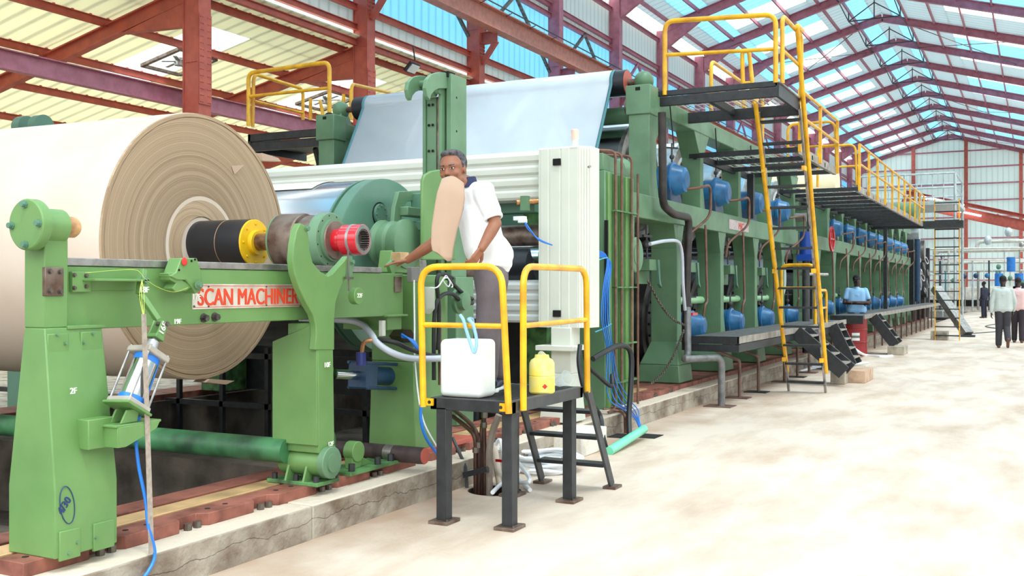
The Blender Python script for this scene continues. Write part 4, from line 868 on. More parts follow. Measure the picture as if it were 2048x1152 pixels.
def felt_roll(y, z, lab, x0=-8.85, x1=-4.66, r=.168, mt=None, sx0=-9.15, sx1=-4.44, grp='felt rolls with ball bearings'):
    t = T('felt_roll', lab, 'roll', ((x0+x1)/2, y, z-.3), grp)
    MB().lathe((x0, y, z), (1, 0, 0), [(0, r), (x1-x0, r)], 40).build('roll_shell', mt or RUBBER, t)
    for a, b_ in ((x1, 1), (x0, -1)): MB().lathe((a, y, z), (b_, 0, 0), [(0, r*.96), (.008, r*.96), (.01, .07), (.012, 0.001)], 32).build('red_end', REDOX, t)
    MB().cyl((sx0, y, z), (sx1, y, z), .045, n=16).build('shaft', RUSTST, t)
    for a, d in ((sx1, 1), (sx0, -1)):
        m = MB(); m.ball((a, y, z), .13, (.95, 1, 1), 24, 16); m.build('ball_bearing', G2, t)
        m = MB(); m.frus((a-.1, a+.1, y-.14, y+.14), z-.22, (a-.07, a+.07, y-.09, y+.09), z-.05); m.build('pedestal', G2, t, bev=.01)
    return t
felt_roll(12.36, 4.12, 'black felt roll with red end at the top of the first dryer section')
felt_roll(11.15, 2.87, 'felt roll with ball bearing left of the first dryer frame, half way up', sx0=-9.0, sx1=-4.28)
t = T('steel_cross_tube', 'green cross tube just below the top felt roll', 'tube', (-6.7, 12.4, 3.7)); MB().cyl((-9.2, 12.5, 3.73), (-4.4, 12.5, 3.73), .11, n=24).build('tube', G2, t)
# ================================================================ DRYER SECTIONS
def frame(name, lab, xf, sgn, ys_up, ys_lo, yend, y_start, zt=3.88, head=True):
    """side frame of a dryer section: feet, lower posts, mid beam, upper posts, top beam"""
    t = T(name, lab, 'machine frame', (xf-.2*sgn, y_start, .27)); d = .36; du = .27; u0, u1 = (xf-du, xf) if sgn > 0 else (xf, xf+du)
    x0, x1 = (xf-d, xf) if sgn > 0 else (xf, xf+d)
    for y in ys_lo:
        m = MB(); w = .085
        m.frus((x0-.12, x1+.1, y-w-.2, y+w+.2), .268, (x0-.1, x1+.08, y-w-.18, y+w+.18), .5); m.frus((x0-.1, x1+.08, y-w-.18, y+w+.18), .5, (x0, x1, y-w, y+w), .8)
        m.build('foot', G2, t, bev=.015)
        m = MB(); m.box(x0, x1, y-w, y+w, .79, 2.34); m.prism([(y-w, 2.34), (y-w-.13, 2.34), (y-w, 2.02)], 'x', x0, x1); m.prism([(y+w, 2.34), (y+w+.13, 2.34), (y+w, 2.02)], 'x', x0, x1); m.prism([(y+w-.005, .8), (y+w-.005, 1.1), (y+w+.1, .8)], 'x', x0, x1); m.build('lower_post', G2, t, bev=.008, whole=True)
    m = MB(); m.box(x0-.02, x1+.02, y_start, yend, 2.33, 2.62); m.build('mid_beam', G2, t, bev=.012)
    for y in ys_up:
        m = MB(); w = .13 if y == ys_up[0] else .075; m.box(u0, u1, y-w, y+w, 2.61, zt-.2)
        if y != ys_up[0]: m.prism([(y-w, zt-.2), (y-w-.3, zt-.2), (y-w, zt-.55)], 'x', u0, u1)
        m.prism([(y+w, zt-.2), (y+w+.3, zt-.2), (y+w, zt-.55)], 'x', u0, u1); m.prism([(y+w, 2.62), (y+w+.08, 2.62), (y+w, 2.9)], 'x', u0, u1); m.build('upper_post', G2, t, bev=.008, whole=True)
    m = MB(); m.box(u0-.01, u1+.01, ys_up[0]-.13, yend, zt-.22, zt); m.build('top_beam', G2, t, bev=.012)
    if head:
        y = ys_up[0]; m = MB(); m.box(u0-.03, u1+.02, y-.16, y+.14, 3.62, 3.98); m.build('head_block', G2, t, bev=.012)
        m = MB(); m.box(u0+.1, u0+.16, y-.165, y-.15, 3.91, 3.95); m.build('slot', HOLE, t)
    return t
U1 = [12.02+2.06*k for k in range(5)]; L1 = [13.05+2.08*k for k in range(4)]
frame('dryer_section', 'near green side frame of the first dryer section, with arched openings', -4.2, 1, U1, L1, 20.5, 11.1)
U2 = [23.9+1.93*k for k in range(9)]; L2 = [22.8+1.93*k for k in range(10)]
frame('dryer_section', 'near green side frame of the second, distant dryer section', -4.2, 1, U2, L2, 40.6, 22.5, zt=3.7, head=False)
frame('dryer_section', 'far green side frame of the first dryer section, behind the felt', -9.2, -1, U1[:3], L1[:2], 17.5, 11.4)
m = MB(); t = T('bearing_bracket', 'flanged green bearing with yellow journal hanging below the first dryer frame', 'machine bracket', (-4.1, 11.5, 1.9))
c = P(1275, 510, x=-4.0); m = MB(); m.lathe(c+V(-.1, 0, 0), (1, 0, 0), [(0, .16), (.02, .2), (.09, .2), (.1, .19), (.101, .12), (.108, .12), (.109, .001)], 40); m.build('flange', G2, t, ang=25)
m = MB(); m.box(c.x-.14, c.x-.06, c.y-.06, c.y+.06, c.z+.15, 2.35); m.build('hanger', G2, t); m = MB(); m.cyl(c+V(-.35, 0, 0), c+V(-.1, 0, 0), .05, n=16); m.lathe(c+V(-.42, 0, 0), (1, 0, 0), [(0, .2), (.06, .2), (.07, .06)], 32); m.build('yellow_journal', YEL, t)
m = MB(); m.lathe(P(1250, 468, x=-4.6), (1, 0, 0), [(0, .16), (.05, .16), (.06, .05)], 24); m.build('red_disc', RED, t)
# dryer cylinders and their housings
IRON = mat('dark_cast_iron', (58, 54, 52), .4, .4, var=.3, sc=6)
def dryer(y, z, lab, r=.76, dark=False):
    t = T('dryer_cylinder', lab, 'cylinder', (-6.7, y, z-r), 'steam heated dryer cylinders')
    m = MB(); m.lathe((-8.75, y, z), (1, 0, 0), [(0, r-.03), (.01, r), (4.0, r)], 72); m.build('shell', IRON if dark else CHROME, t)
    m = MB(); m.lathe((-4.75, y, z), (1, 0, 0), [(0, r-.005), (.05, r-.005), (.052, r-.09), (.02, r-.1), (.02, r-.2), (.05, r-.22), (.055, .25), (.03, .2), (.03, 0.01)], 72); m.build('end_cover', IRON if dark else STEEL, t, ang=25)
    m = MB(); [m.ball((-4.69, y+(r-.26)*math.cos(a), z+(r-.26)*math.sin(a)), .02, n=6, m=4) for a in [2*PI*i/20 for i in range(20)]]; m.build('cover_bolts', HOLE, t)
    MB().cyl((-4.72, y, z), (-4.15, y, z), .09, n=24).build('journal', STEEL, t)
    return t
def housing(y, z, lab, xo=-3.98, r=.2, tilt=False):
    t = T('bearing_housing', lab, 'bearing housing', (-4.2, y, z-r), 'blue bearing housings of the dryers')
    m = MB(); m.lathe((-4.42, y, z), (1, 0, 0), [(0, r*.6), (.0, r*1.05), (.14, r*1.05), (.15, r*1.2), (.19, r*1.2), (.2, r*1.05), (.34, r*.8), (.36, r*.6), (.365, r*.55), (.366, 0.001)], 36); m.build('cap', BLUE, t, ang=25)
    m = MB(); m.frus((-4.4, -4.2, y-.24, y+.24), z-.32, (-4.38, -4.22, y-.16, y+.16), z-.05); m.build('base', NAVY, t, bev=.01)
    m = MB(); m.tube([V(-4.07, y+.02, z-.12), V(-3.9, y+.1, z-.1), V(-3.86, y+.3, z-.05), V(-3.88, y+.46, z-.1), V(-3.88, y+.46, z-.45), V(-4.12, y+.1, z-.75), V(-4.14, y+.1, z-.95)] if z > 2 else [V(-4.08, y-.02, z+.1), V(-4.05, y-.02, z+.3), V(-4.1, y+.25, z+.32), V(-4.14, y+.3, z+1.4)], .018, 8, fil=.12); m.build('steam_pipe', COPPER, t)
    m = MB(); m.tube([V(-4.25, y-.05, z+r*1.1), V(-4.25, y-.05, z+r+.28)], .012, 6); m.bar((-4.3, y-.12, z+r+.22), (-4.2, y+.04, z+r+.22), .02, .02); m.ball((-4.25, y-.05, z+r+.1), .035, n=8, m=6); m.build('oil_fitting', DGREY, t, whole=True)
    if z > 2: m = MB(); m.tube([V(-4.22, y-.06, z+r+.25), V(-4.16, y-.4, z+.9)], .008, 6); m.tube([V(-4.2, y-.12, z+r+.2), V(-4.14, y-.46, z+.9)], .008, 6); m.build('pull_cord', DARK, t, whole=True)
    return t
yu1 = [12.95+2.06*k for k in range(4)]; yl1 = [13.75+2.06*k for k in range(4)]
yu2 = [24.88+1.93*k for k in range(8)]; yl2 = [23.75+1.93*k for k in range(8)]
D0 = dryer(yu1[0], 2.93, 'largest looking silver dryer cylinder, just right of the felt edge')
for i, y in enumerate(yu1[1:]+[yu1[3]+2.06]): dup(D0, (0, y-yu1[0], 0), f'silver dryer cylinder in the upper row of the first section, {ordn[i+1]} opening from the felt')
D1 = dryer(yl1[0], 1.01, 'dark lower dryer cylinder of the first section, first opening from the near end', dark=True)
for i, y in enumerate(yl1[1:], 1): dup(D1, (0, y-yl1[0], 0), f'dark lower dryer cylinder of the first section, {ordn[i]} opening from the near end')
for i, y in enumerate(yu2[:4]): dup(D0, (0, y-yu1[0], -.22), f'upper dryer cylinder of the distant section, {ordn[i]} opening')
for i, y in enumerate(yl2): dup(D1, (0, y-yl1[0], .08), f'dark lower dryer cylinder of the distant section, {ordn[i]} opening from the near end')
H0 = housing(yu1[0], 2.91, 'blue bearing housing in the upper row, the nearest one beside the black pipe'); H0['group'] = 'blue bearing housings of the dryers'
for i, y in enumerate(yu1[1:]): dup(H0, (0, y-yu1[0], 0), f'blue bearing housing in the upper row of the first section, {ordn[i+1]} from the near end')
for i, y in enumerate(yu2): dup(H0, (0, y-yu1[0], -.03), f'blue bearing housing in the upper row of the distant section, {ordn[i]} from the near end')
H1 = housing(yl1[0], .98, 'blue cone shaped bearing housing behind the walkway edge, nearest of the lower row', r=.175)
for i, y in enumerate(yl1[1:]): dup(H1, (0, y-yl1[0], 0), f'blue lower bearing housing behind the walkway of the first section, {ordn[i+1]} from the near end')
for i, y in enumerate(yl2): dup(H1, (0, y-yl1[0], .08), f'blue lower bearing housing of the distant section, {ordn[i]} from the near end')
# felt guide brackets and light green rails in the lower bays
t0 = None
for i, y in enumerate([L1[0]-.75]+[L + .95 for L in L1[:3]]):
    lab = f'green felt guide bracket in the lower opening, {ordn[i]} from the near end'
    if t0 is None:
        t0 = T('guide_bracket', lab, 'machine bracket', (-4.4, y, 1.6), 'felt guide brackets in the lower openings')
        m = MB(); m.box(-4.5, -4.3, y-.12, y+.16, 1.72, 1.86); m.box(-4.5, -4.45, y-.1, y+.3, 1.55, 1.72); m.build('bracket_plates', G2, t0, bev=.006)
        m = MB(); m.prism([(y+.12, 1.86), (y+.2, 1.86), (y+.24, 1.6), (y+.3, 1.5), (y+.2, 1.55)], 'x', -4.32, -4.28); m.build('toothed_arm', G3, t0)
        m = MB(); m.tube([V(-4.36, y-.05, 1.87), V(-4.36, y-.08, 2.3)], .012, 6); m.ball((-4.36, y-.07, 2.05), .05, n=8, m=6); m.bar((-4.36, y-.2, 2.15), (-4.36, y+.1, 2.15), .03, .03); m.build('hand_screw', DGREY, t0, whole=True)
    else: dup(t0, (0, y-(L1[0]-.75), 0), lab)
for nm, a, b_ in (('first', 13.2, 19.9), ('distant', 23, 40)):
    m = MB(); m.cyl((-4.5, a, 1.32), (-4.5, b_, 1.32), .055, n=16); one(m, 'guard_rail', mat('pale_green_rail', (168, 214, 168), .4, var=.05), f'pale green round rail running inside the lower openings of the {nm} section', 'rail')
# joint parts between the two sections
felt_roll(21.6, 3.35, 'black roll with green ball bearing above the gap between the dryer sections', x1=-4.75, r=.15)
felt_roll(23.2, 3.55, 'black roll with green ball bearing at the head of the distant section', x1=-4.7, r=.16)
t = T('size_press', 'green press frame between the two dryer sections, with red handwheel', 'machine frame', (-4.3, 21.8, .27))
m = MB(); m.frus((-4.6, -4.1, 21.3, 22.3), .268, (-4.5, -4.15, 21.5, 22.1), 1.0); m.box(-4.5, -4.2, 21.55, 22.0, 1.0, 3.1); m.prism([(21.4, 2.2), (22.5, 2.5), (22.4, 2.8), (21.4, 2.6)], 'x', -4.5, -4.2); m.build('press_frame', G2, t, bev=.01, whole=True)
m = MB(); m.lathe(P(1662, 478, x=-4.0), (1, 0, 0), [(0, .28), (.04, .28), (.04, .22), (0, .22)], 32, closed=True); m.bar(P(1662, 478, x=-4.0)+V(.02, -.25, 0), P(1662, 478, x=-4.0)+V(.02, .25, 0), .03, .03); m.bar(P(1662, 478, x=-4.0)+V(.02, 0, -.25), P(1662, 478, x=-4.0)+V(.02, 0, .25), .03, .03); m.build('handwheel', RED, t, whole=True)
m = MB(); m.cyl((-8.9, 21.9, 2.6), (-4.55, 21.9, 2.6), .5, n=40); m.cyl((-8.9, 21.0, 1.7), (-4.6, 21.0, 1.7), .4, n=40); m.build('press_rolls', mat('white_roll', (214, 222, 230), .4, var=.03), t)
t = T('gear_motor', 'small bright blue gear motor standing between the dryer sections', 'motor', P(1610, 505, x=-3.9))
c = P(1612, 490, x=-3.9); m = MB(); m.cyl(c+V(0, 0, -.2), c+V(0, 0, .25), .12, n=20); m.box(c.x-.15, c.x+.15, c.y-.15, c.y+.15, c.z-.3, c.z-.18); m.build('motor_body', mat('cobalt_blue', (26, 74, 168), .35, var=.1), t, whole=True)
MB().cyl(V(c.x, c.y, .27), V(c.x, c.y, c.z-.28), .07, n=12).build('stand', DGREY, t)
m = MB(); m.cyl(P(1600, 548, x=-4), P(1655, 549, x=-3.6), .03, n=10); m.build('valve_shaft', STEEL, t)
# machine top rolls seen beyond
for i, (px, py, r_, mt, lab) in enumerate(((1735, 372, .33, W_, 'yellowish white felt roll on top of the distant section'), )):
    pass
m = MB(); m.cyl((-9, 27.5, 4.2), (-4.6, 27.5, 4.2), .38, n=32); t = T('paper_roll', 'pale cream roll lying on top of the distant section behind the railing', 'roll', (-6.8, 27.5, 3.7)); m.build('roll_shell', mat('cream_felt', (248, 230, 196), .7, var=.03), t)
m = MB(); m.box(-4.9, -4.6, 27.2, 27.8, 3.6, 4.0); m.box(-9, -8.7, 27.2, 27.8, 3.6, 4.0); m.build('roll_stand', G2, t)
m = MB(); m.box(-8.9, -4.6, 24.2, 40.4, 3.5, 3.62); one(m, 'duct', mat('cream_duct', (226, 214, 190), .6, var=.05), 'pale flat duct lying along the top of the distant section', 'duct')
# signs on the mid beam
t = T('machine_sign', 'small faded plate with red letters on the middle beam of the near dryer frame', 'sign', P(1458, 456, x=-4.17))
p, q = P(1458, 440, x=-4.175), P(1497, 456, x=-4.175); MB().box(-4.178, -4.172, p.y, q.y, 2.40, 2.55).build('plate', mat('pink_grey_plate', (196, 176, 176), .5, var=.1), t)
words('SCAN', 'lettering', mat('faded_letters', (206, 196, 196), .6, var=0), V(-4.17, p.y+.05, 2.42), RX, .15, t, sx=1.0); words('M/C', 'lettering', LR, V(-4.17, p.y+.55, 2.42), RX, .15, t, sx=1.2)
# ================================================================ WORK PLATFORM IN FRONT
PX0, PX1, PY0, PY1, PZ = -3.46, -2.87, 5.62, 6.72, .80
t = T('work_platform', 'black steel step platform with yellow hoop rails that the worker stands on', 'platform', ((PX0+PX1)/2, (PY0+PY1)/2, 0))
for (x, y) in ((-3.38, 5.66), (-2.93, 5.70), (-2.93, 6.62), (-3.38, 6.62)):
    m = MB(); m.box(x-.036, x+.036, y-.04, y+.04, .02, PZ-.06); o = m.build('leg', DARK, t, bev=.004)
    m = MB(); m.box(x-.07, x+.07, y-.085, y+.085, 0, .022); q = m.build('base_plate', RUSTST, o, bev=.003)
    m = MB(); bolt(m, (x+.05, y-.05, .022), (0, 0, 1), .008, .01); m.build('anchor_bolt', BOLT, o, whole=True)
m = MB(); m.box(PX0, PX1, PY0, PY0+.05, PZ-.075, PZ); m.box(PX0, PX1, PY1-.05, PY1, PZ-.075, PZ); m.build('end_beams', DARK, t, bev=.004)
m = MB(); m.box(PX1-.05, PX1, PY0, PY1, PZ-.075, PZ+.001); m.box(PX0, PX0+.05, PY0, PY1, PZ-.075, PZ+.001); m.build('side_beams', DGREY, t, bev=.004)
m = MB(); y = PY0+.07
while y < PY1-.06: m.box(PX0+.04, PX1-.04, y, y+.012, PZ-.025, PZ-.002); y += .035
for i in range(6): x = PX0+.08+.1*i; m.box(x, x+.008, PY0+.05, PY1-.05, PZ-.03, PZ-.004)
m.build('grating', DARK, t, whole=True)
def hoop(pts, mid, name='hoop_rail', parent=None, r=.0215, mt=None, lug=True):
    m = MB(); m.tube([Vector(p) for p in pts], r, 14, fil=.13, k=7); o = m.build(name, mt or YEL, parent, whole=True)
    m = MB(); m.tube(mid, r*.8, 12); m.build('mid_rail', mt or YEL, o, whole=True)
    return o
zt = 1.635
o = hoop([(-3.50, 5.60, PZ-.06), (-3.52, 5.6, zt), (-2.935, 5.6, zt), (-2.885, 5.60, PZ-.07)], [V(-3.515, 5.6, 1.265), V(-2.915, 5.6, 1.265)], parent=t)
m = MB(); m.box(-3.49, -3.43, 5.60, 5.615, PZ-.05, PZ-.005); m.box(-2.95, -2.88, 5.6, 5.615, PZ-.06, PZ-.01); m.build('rail_lugs', YEL, o)
m = MB(); bolt(m, (-3.455, 5.6, PZ-.028), (0, -1, 0), .008, .008); bolt(m, (-2.94, 5.6, PZ-.035), (0, -1, 0), .008, .008); m.build('lug_bolts', DARK, o)
o = hoop([(-2.845, 5.72, PZ-.06), (-2.845, 5.72, zt), (-2.845, 6.72, zt), (-2.845, 6.74, PZ-.04)], [V(-2.845, 5.72, 1.265), V(-2.845, 6.73, 1.275)], parent=t)
# steps behind
sA0, sA1 = V(-3.40, 6.74, PZ-.02), V(-3.40, 7.16, .02); sB0, sB1 = V(-2.84, 6.74, PZ-.02), V(-2.84, 7.20, .02)
m = MB()
for a, b_ in ((sA0, sA1), (sB0, sB1)): m.bar(a, b_, .02, .075, up=(0, 1, .5))
m.build('stringer_plates', DGREY, t, bev=.003); m = MB()
for z in (.62, .42, .2):
    f = (PZ-.02-z)/(PZ-.04); y = 6.74+.43*f; m.box(-3.39, -2.85, y-.02, y+.11, z-.025, z)
m.build('step_treads', DARK, t, bev=.003); m = MB(); m.box(-3.45, -3.35, 7.1, 7.24, 0, .02); m.box(-2.89, -2.79, 7.14, 7.28, 0, .02); m.build('step_base_plates', RUSTST, t)
# jerrycan, can, cup, strap
t = T('jerrycan', 'large translucent white plastic container standing on the platform behind the front rail', 'container', (-3.21, 5.80, PZ))
m = MB(); cx, cy = -3.285, 5.80; m.box(cx-.155, cx+.155, cy-.11, cy+.11, PZ, PZ+.345); m.frus((cx-.155, cx+.155, cy-.11, cy+.11), PZ+.345, (cx-.12, cx+.12, cy-.08, cy+.08), PZ+.375)
JC = mat('white_jerrycan', (240, 244, 242), .35, var=.02); JC.node_tree.nodes['Principled BSDF'].inputs['Subsurface Weight'].default_value = .3; m = MB(); m.box(cx-.155, cx+.155, cy-.11, cy+.11, PZ, PZ+.37); o = m.build('can_body', JC, t); q = o.modifiers.new('bevel', 'BEVEL'); q.width = .035; q.segments = 5
m = MB(); z = 1.27; y = 5.6; a = [p_+V(.085, 0, 0) for p_ in [V(-3.30, y-.02, z+.06), V(-3.27, y-.035, z+.03), V(-3.25, y-.035, z-.03), V(-3.22, y-.03, z-.12), V(-3.195, y-.028, z-.17), V(-3.18, y-.028, z-.1), V(-3.2, y-.034, z-.0), V(-3.235, y-.03, z+.035), V(-3.24, y+.03, z+.03), V(-3.24, y+.03, z-.03)]]
m.tube(smoothpath(a, 6), .011, 8); one(m, 'tied_tubing', mat('pale_blue_tubing', (150, 196, 236), .25, var=.05), 'pale blue loop of tubing tied around the middle bar of the front hoop', 'tubing')
t = T('plastic_can', 'yellow plastic can with torn top standing at the right end of the platform', 'can', (-2.97, 6.28, PZ)); cx, cy = -2.945, 6.2
m = MB(); m.lathe((cx, cy, PZ), (0, 0, 1), [(0, .078), (.01, .086), (.11, .086), (.115, .082), (.12, .086), (.2, .084), (.222, .072), (.235, .05), (.255, .046), (.256, .03)], 32)
m.build('can_body', mat('pale_yellow_plastic', (246, 222, 92), .4, var=.08, sc=12, col2=(238, 226, 150)), t)
m = MB(); m.tube(smoothpath([V(cx-.03, cy, PZ+.23), V(cx-.01, cy, PZ+.27), V(cx+.03, cy-.01, PZ+.25), V(cx+.04, cy, PZ+.22)]), .01, 6); m.build('torn_film', glassy('clear_film', (240, 240, 236), .4), t)
m = MB(); m.lathe((cx+.08*math.cos(-.9), cy+.08*math.sin(-.9), PZ+.05), (math.cos(-.9), math.sin(-.9), 0), [(0, .018), (.007, .018)], 4); m.build('red_label', RED, t, whole=True)
GL = glassy('clear_plastic', (248, 250, 250), .72)
m = MB(); c = V(-2.97, 6.52, PZ+.045); m.lathe(c, V(.8, -.3, .35), [(0, .03), (.0, .035), (.09, .052), (.095, .055), (.096, .05), (.01, .032)], 28); one(m, 'plastic_cup', GL, 'clear plastic cup tipped over next to the yellow can', 'cup')
m = MB(); m.prism([(P(952, 800, y=6.5).x, .0)]*1+[(0, 0)]*0 or [(0, 0)], 'z', 0, 0) if 0 else None
# hydraulic pipes rising from the round pit
t = T('hydraulic_pipes', 'bundle of dark brown pipes rising out of the round floor pit under the platform', 'pipes', (-3.58, 6.72, 0))
m = MB()
for pts in ([P(902, 815, y=6.9), P(940, 845, y=6.8), P(957, 868, y=6.72), P(957, 995, y=6.72)], [P(905, 832, y=6.9), P(935, 855, y=6.8), P(951, 872, y=6.7), P(951, 995, y=6.7)], [P(968, 815, y=6.72), P(970, 995, y=6.72)], [P(972, 815, y=6.8), P(962, 860, y=6.75), P(963, 995, y=6.75)]): m.tube(pts, .0165, 8, fil=.08)
m.build('pipes', mat('oily_brown_pipe', (84, 56, 46), .35, .3, var=.3, sc=10), t)
m = MB(); m.tube([P(998, 830, y=6.75), P(985, 862, y=6.75), P(978, 900, y=6.72), P(979, 995, y=6.72)], .026, 10, fil=.1); m.build('grey_pipe', mat('dusty_pipe', (150, 136, 124), .6, var=.15), t)
m = MB(); m.tube([P(905, 875, y=6.8), P(932, 935, y=6.75), P(935, 1000, y=6.7)], .013, 8, fil=.04); m.build('thin_pipe', DGREY, t)
m = MB(); m.bar(P(928, 950, y=6.66), P(975, 938, y=6.66), .03, .04); m.build('clamp', DARK, t)
m = MB()
for px, py in ((957, 890), (951, 900), (969, 830), (972, 940), (968, 850)): c = P(px, py, y=6.69); m.cyl(c-V(0, 0, .02), c+V(0, 0, .02), .023, n=6)
m.build('union_nuts', BOLT, t, whole=True)
m = MB(); m.cyl(P(966, 800, y=6.72), P(967, 820, y=6.72), .02, n=8); m.build('brass_nut', BRASS, t)
m = MB(); c = P(1004, 985, z=.01); m.cyl(P(988, 895, y=7.0), V(P(1000, 975, z=0).x, P(1000, 975, z=0).y, .02), .028, n=16); one(m, 'plastic_pipe', mat('dusty_white_pipe', (206, 188, 172), .6, var=.1), 'short dusty white pipe leaning beside the round pit', 'pipe')
t = T('red_valve', 'small red handled valve on a thin pipe beside the white hose coil', 'valve', P(1006, 975, z=0)); c = P(1006, 975, z=0)
MB().cyl(c, c+V(0, 0, .32), .009, n=8).build('pipe', DGREY, t); MB().bar(c+V(-.06, 0, .2), c+V(.02, 0, .2), .02, .02).build('handle', RED, t)
# white hose coil on the floor
m = MB(); random.seed(3)
c = P(1075, 945, z=0)
for k in range(9):
    rr_ = .24+.05*random.random(); cx_, cy_ = c.x-.02+random.uniform(-.06, .06), c.y+.12+random.uniform(-.08, .08); ph = random.random()*6
    m.tube([V(cx_+rr_*1.05*math.cos(a+ph), cy_+rr_*.85*math.sin(a+ph), .02+.014*k+.012*math.sin(3*a+k)) for a in [2*PI*i/28*.95 for i in range(29)]], .016, 8)
m.tube(smoothpath([P(985, 905, y=7.2), P(1000, 880, y=7.2), P(1012, 930, y=7.1), P(1045, 965, z=.03), P(1060, 980, z=.02)]), .016, 8)
m.tube(smoothpath([P(990, 900, y=7.15), P(1015, 905, y=7.15), P(1060, 960, z=.1), P(1010, 965, z=.04), P(985, 985, z=.03)]), .016, 8)
t = T('hose_coil', 'heap of white plastic hose coiled on the floor under the steps', 'hose', (c.x, c.y, 0)); m.build('coil', HOSEWH, t, whole=True)
# aqua pipe leaning in floor, far small things
m = MB(); m.tube([P(1218, 903, z=.03), P(1288, 858, z=.10)], .042, 16); one(m, 'aqua_pipe', AQUA, 'aqua green plastic pipe lying on the floor by the plinth', 'pipe')
# hoses on the green stand
t = T('blue_hoses', 'bundle of thin bright blue hoses hanging down the green ribbed stand', 'hoses', P(1222, 820, x=-3.85))
random.seed(5)
for i in range(5):
    d = (i-2)*2.0; y_ = 10.05
    pts = [P(1192, 500+i*3, x=-3.93), P(1210, 508+i*2, x=-3.9), P(1218+d, 528, x=-3.88), P(1212+d*1.5, 580, x=-3.88), P(1211+d*2, 640, x=-3.88), P(1220+d*1.5, 700, x=-3.88), P(1225+d*3, 760, x=-3.86), P(1240+d*5, 800, x=-3.82), P(1262+d*3.5, 820, x=-3.76), P(1274+d, 838, x=-3.74), P(1281+d*.5, 858, z=.02)]
    m = MB(); m.tube(smoothpath(pts), .006, 6); m.build('hose', HOSEB, t)
m = MB(); m.tube(smoothpath([P(1188, 532, x=-3.93), P(1198, 520, x=-3.9), P(1215, 515, x=-3.88)]), .006, 6); m.tube(smoothpath([P(1190, 664, x=-3.93), P(1205, 658, x=-3.9), P(1222, 648, x=-3.88)]), .007, 6); m.build('branch_hoses', mat('cyan_hose', (70, 170, 190), .4, var=.05), t)
t = T('rubber_hose', 'thick black hose looping from under the cabinet down to the floor by the plinth', 'hose', P(1258, 868, z=0))
m = MB(); m.tube(smoothpath([P(1186, 718, x=-3.85), P(1206, 706, x=-3.82), P(1235, 692, x=-3.8), P(1256, 696, x=-3.78), P(1263, 720, x=-3.76), P(1261, 780, x=-3.74), P(1258, 830, x=-3.72), P(1259, 872, z=.01)]), .028, 10); m.build('hose', BLACK, t)
m = MB(); m.tube(smoothpath([P(1168, 700, x=-3.85), P(1175, 730, x=-3.82), P(1200, 755, x=-3.8), P(1222, 772, x=-3.8), P(1224, 750, x=-3.84)]), .02, 8); m.tube(smoothpath([P(1160, 690, x=-3.85), P(1158, 730, x=-3.82), P(1172, 790, x=-3.75), P(1200, 830, x=-3.7), P(1206, 870, x=-3.6), P(1212, 895, z=.02)]), .022, 8); m.build('side_hose', BLACK, t)
t = T('drain_pipes', 'rusty brown pipes bending over the plinth edge behind the steps', 'pipes', P(1250, 865, z=0))
for d in (0, 1): MB().tube([P(1206+8*d, 818-5*d, x=-4.0), P(1240+6*d, 822-5*d, x=-3.86), P(1250+5*d, 830, x=-3.76), P(1251+5*d, 866, z=0)], .016, 8, fil=.05).build('pipe', COPPER, t)
m = MB()
for px, py, w_ in ((1236, 872, 1), (1288, 872, 1)): c = P(px, py, z=0); m.box(c.x-.16, c.x+.16, c.y-.14, c.y+.14, 0, .006)
m.build('floor_openings', HOLE, t, whole=True)
# hoses and hydraulic cylinder under the beam
t = T('hydraulic_cylinder', 'dark blue hydraulic cylinder with bright rod, low under the side beam', 'hydraulic cylinder', (-4.7, 6.0, .7))
c = P(668, 748, x=-4.35); e = P(822, 754, x=-4.35)
m = MB(); m.cyl(c, c.lerp(e, .35), .035, n=16); m.build('rod', CHROME, t)
m = MB(); a = c.lerp(e, .30); m.cyl(a, e, .07, n=24); m.build('cylinder_tube', NAVY, t)
m = MB(); b1, b2 = c.lerp(e, .28), c.lerp(e, .42); m.bar(b1, b2, .17, .19); m.build('head_block', NAVY, t, bev=.01, whole=True)
m = MB()
for s1 in (-1, 1):
    for s2 in (-1, 1): m.cyl(c.lerp(e, .28)+V(.08*s1, 0, .09*s2), e+V(.08*s1, 0, .09*s2), .012, n=8)
m.build('tie_rods', NAVY, t)
t = T('hydraulic_hoses', 'grey and black hoses sweeping from under the beam toward the platform', 'hoses', P(760, 660, x=-4.2))
m = MB(); m.tube(smoothpath([P(600, 636, x=-4.5), P(690, 640, x=-4.4), P(722, 648, x=-4.3), P(740, 665, x=-4.2), P(757, 688, x=-4.1), P(790, 708, x=-4.0), P(830, 717, x=-3.95), P(900, 716, x=-3.9), P(915, 712, x=-3.95)]), .024, 12); m.build('grey_hose', HOSEW, t)
m = MB(); m.tube(smoothpath([P(755, 679, x=-4.12), P(790, 685, x=-4.0), P(825, 700, x=-3.95), P(870, 712, x=-3.95), P(900, 705, x=-4.0)]), .017, 10); m.build('black_hose', BLACK, t)
m = MB(); m.tube([P(724, 706, x=-4.2), P(726, 682, x=-4.2), P(756, 679, x=-4.12)], .015, 10, fil=.06); m.build('brass_elbow', BRASS, t)
m = MB(); c = P(722, 716, x=-4.2); m.cyl(c-V(0, 0, .05), c+V(0, 0, .04), .035, n=12); m.build('valve', mat('blue_valve', (36, 44, 110), .4, var=.2), t)
for i in range(3): MB().tube(smoothpath([P(803, 668+3*i, x=-4.1), P(820+3*i, 680, x=-4.02), P(835, 700-3*i, x=-3.98), P(846, 716, x=-3.96)]), .007, 6).build('blue_hose', HOSEB, t)
m = MB(); m.tube(smoothpath([P(842, 810, x=-3.93), P(842, 840, x=-3.9), P(852, 875, x=-3.86), P(875, 908, x=-3.82), P(895, 930, x=-3.8), P(900, 960, z=.06)]), .011, 8); m.build('blue_hose', HOSEB, t)
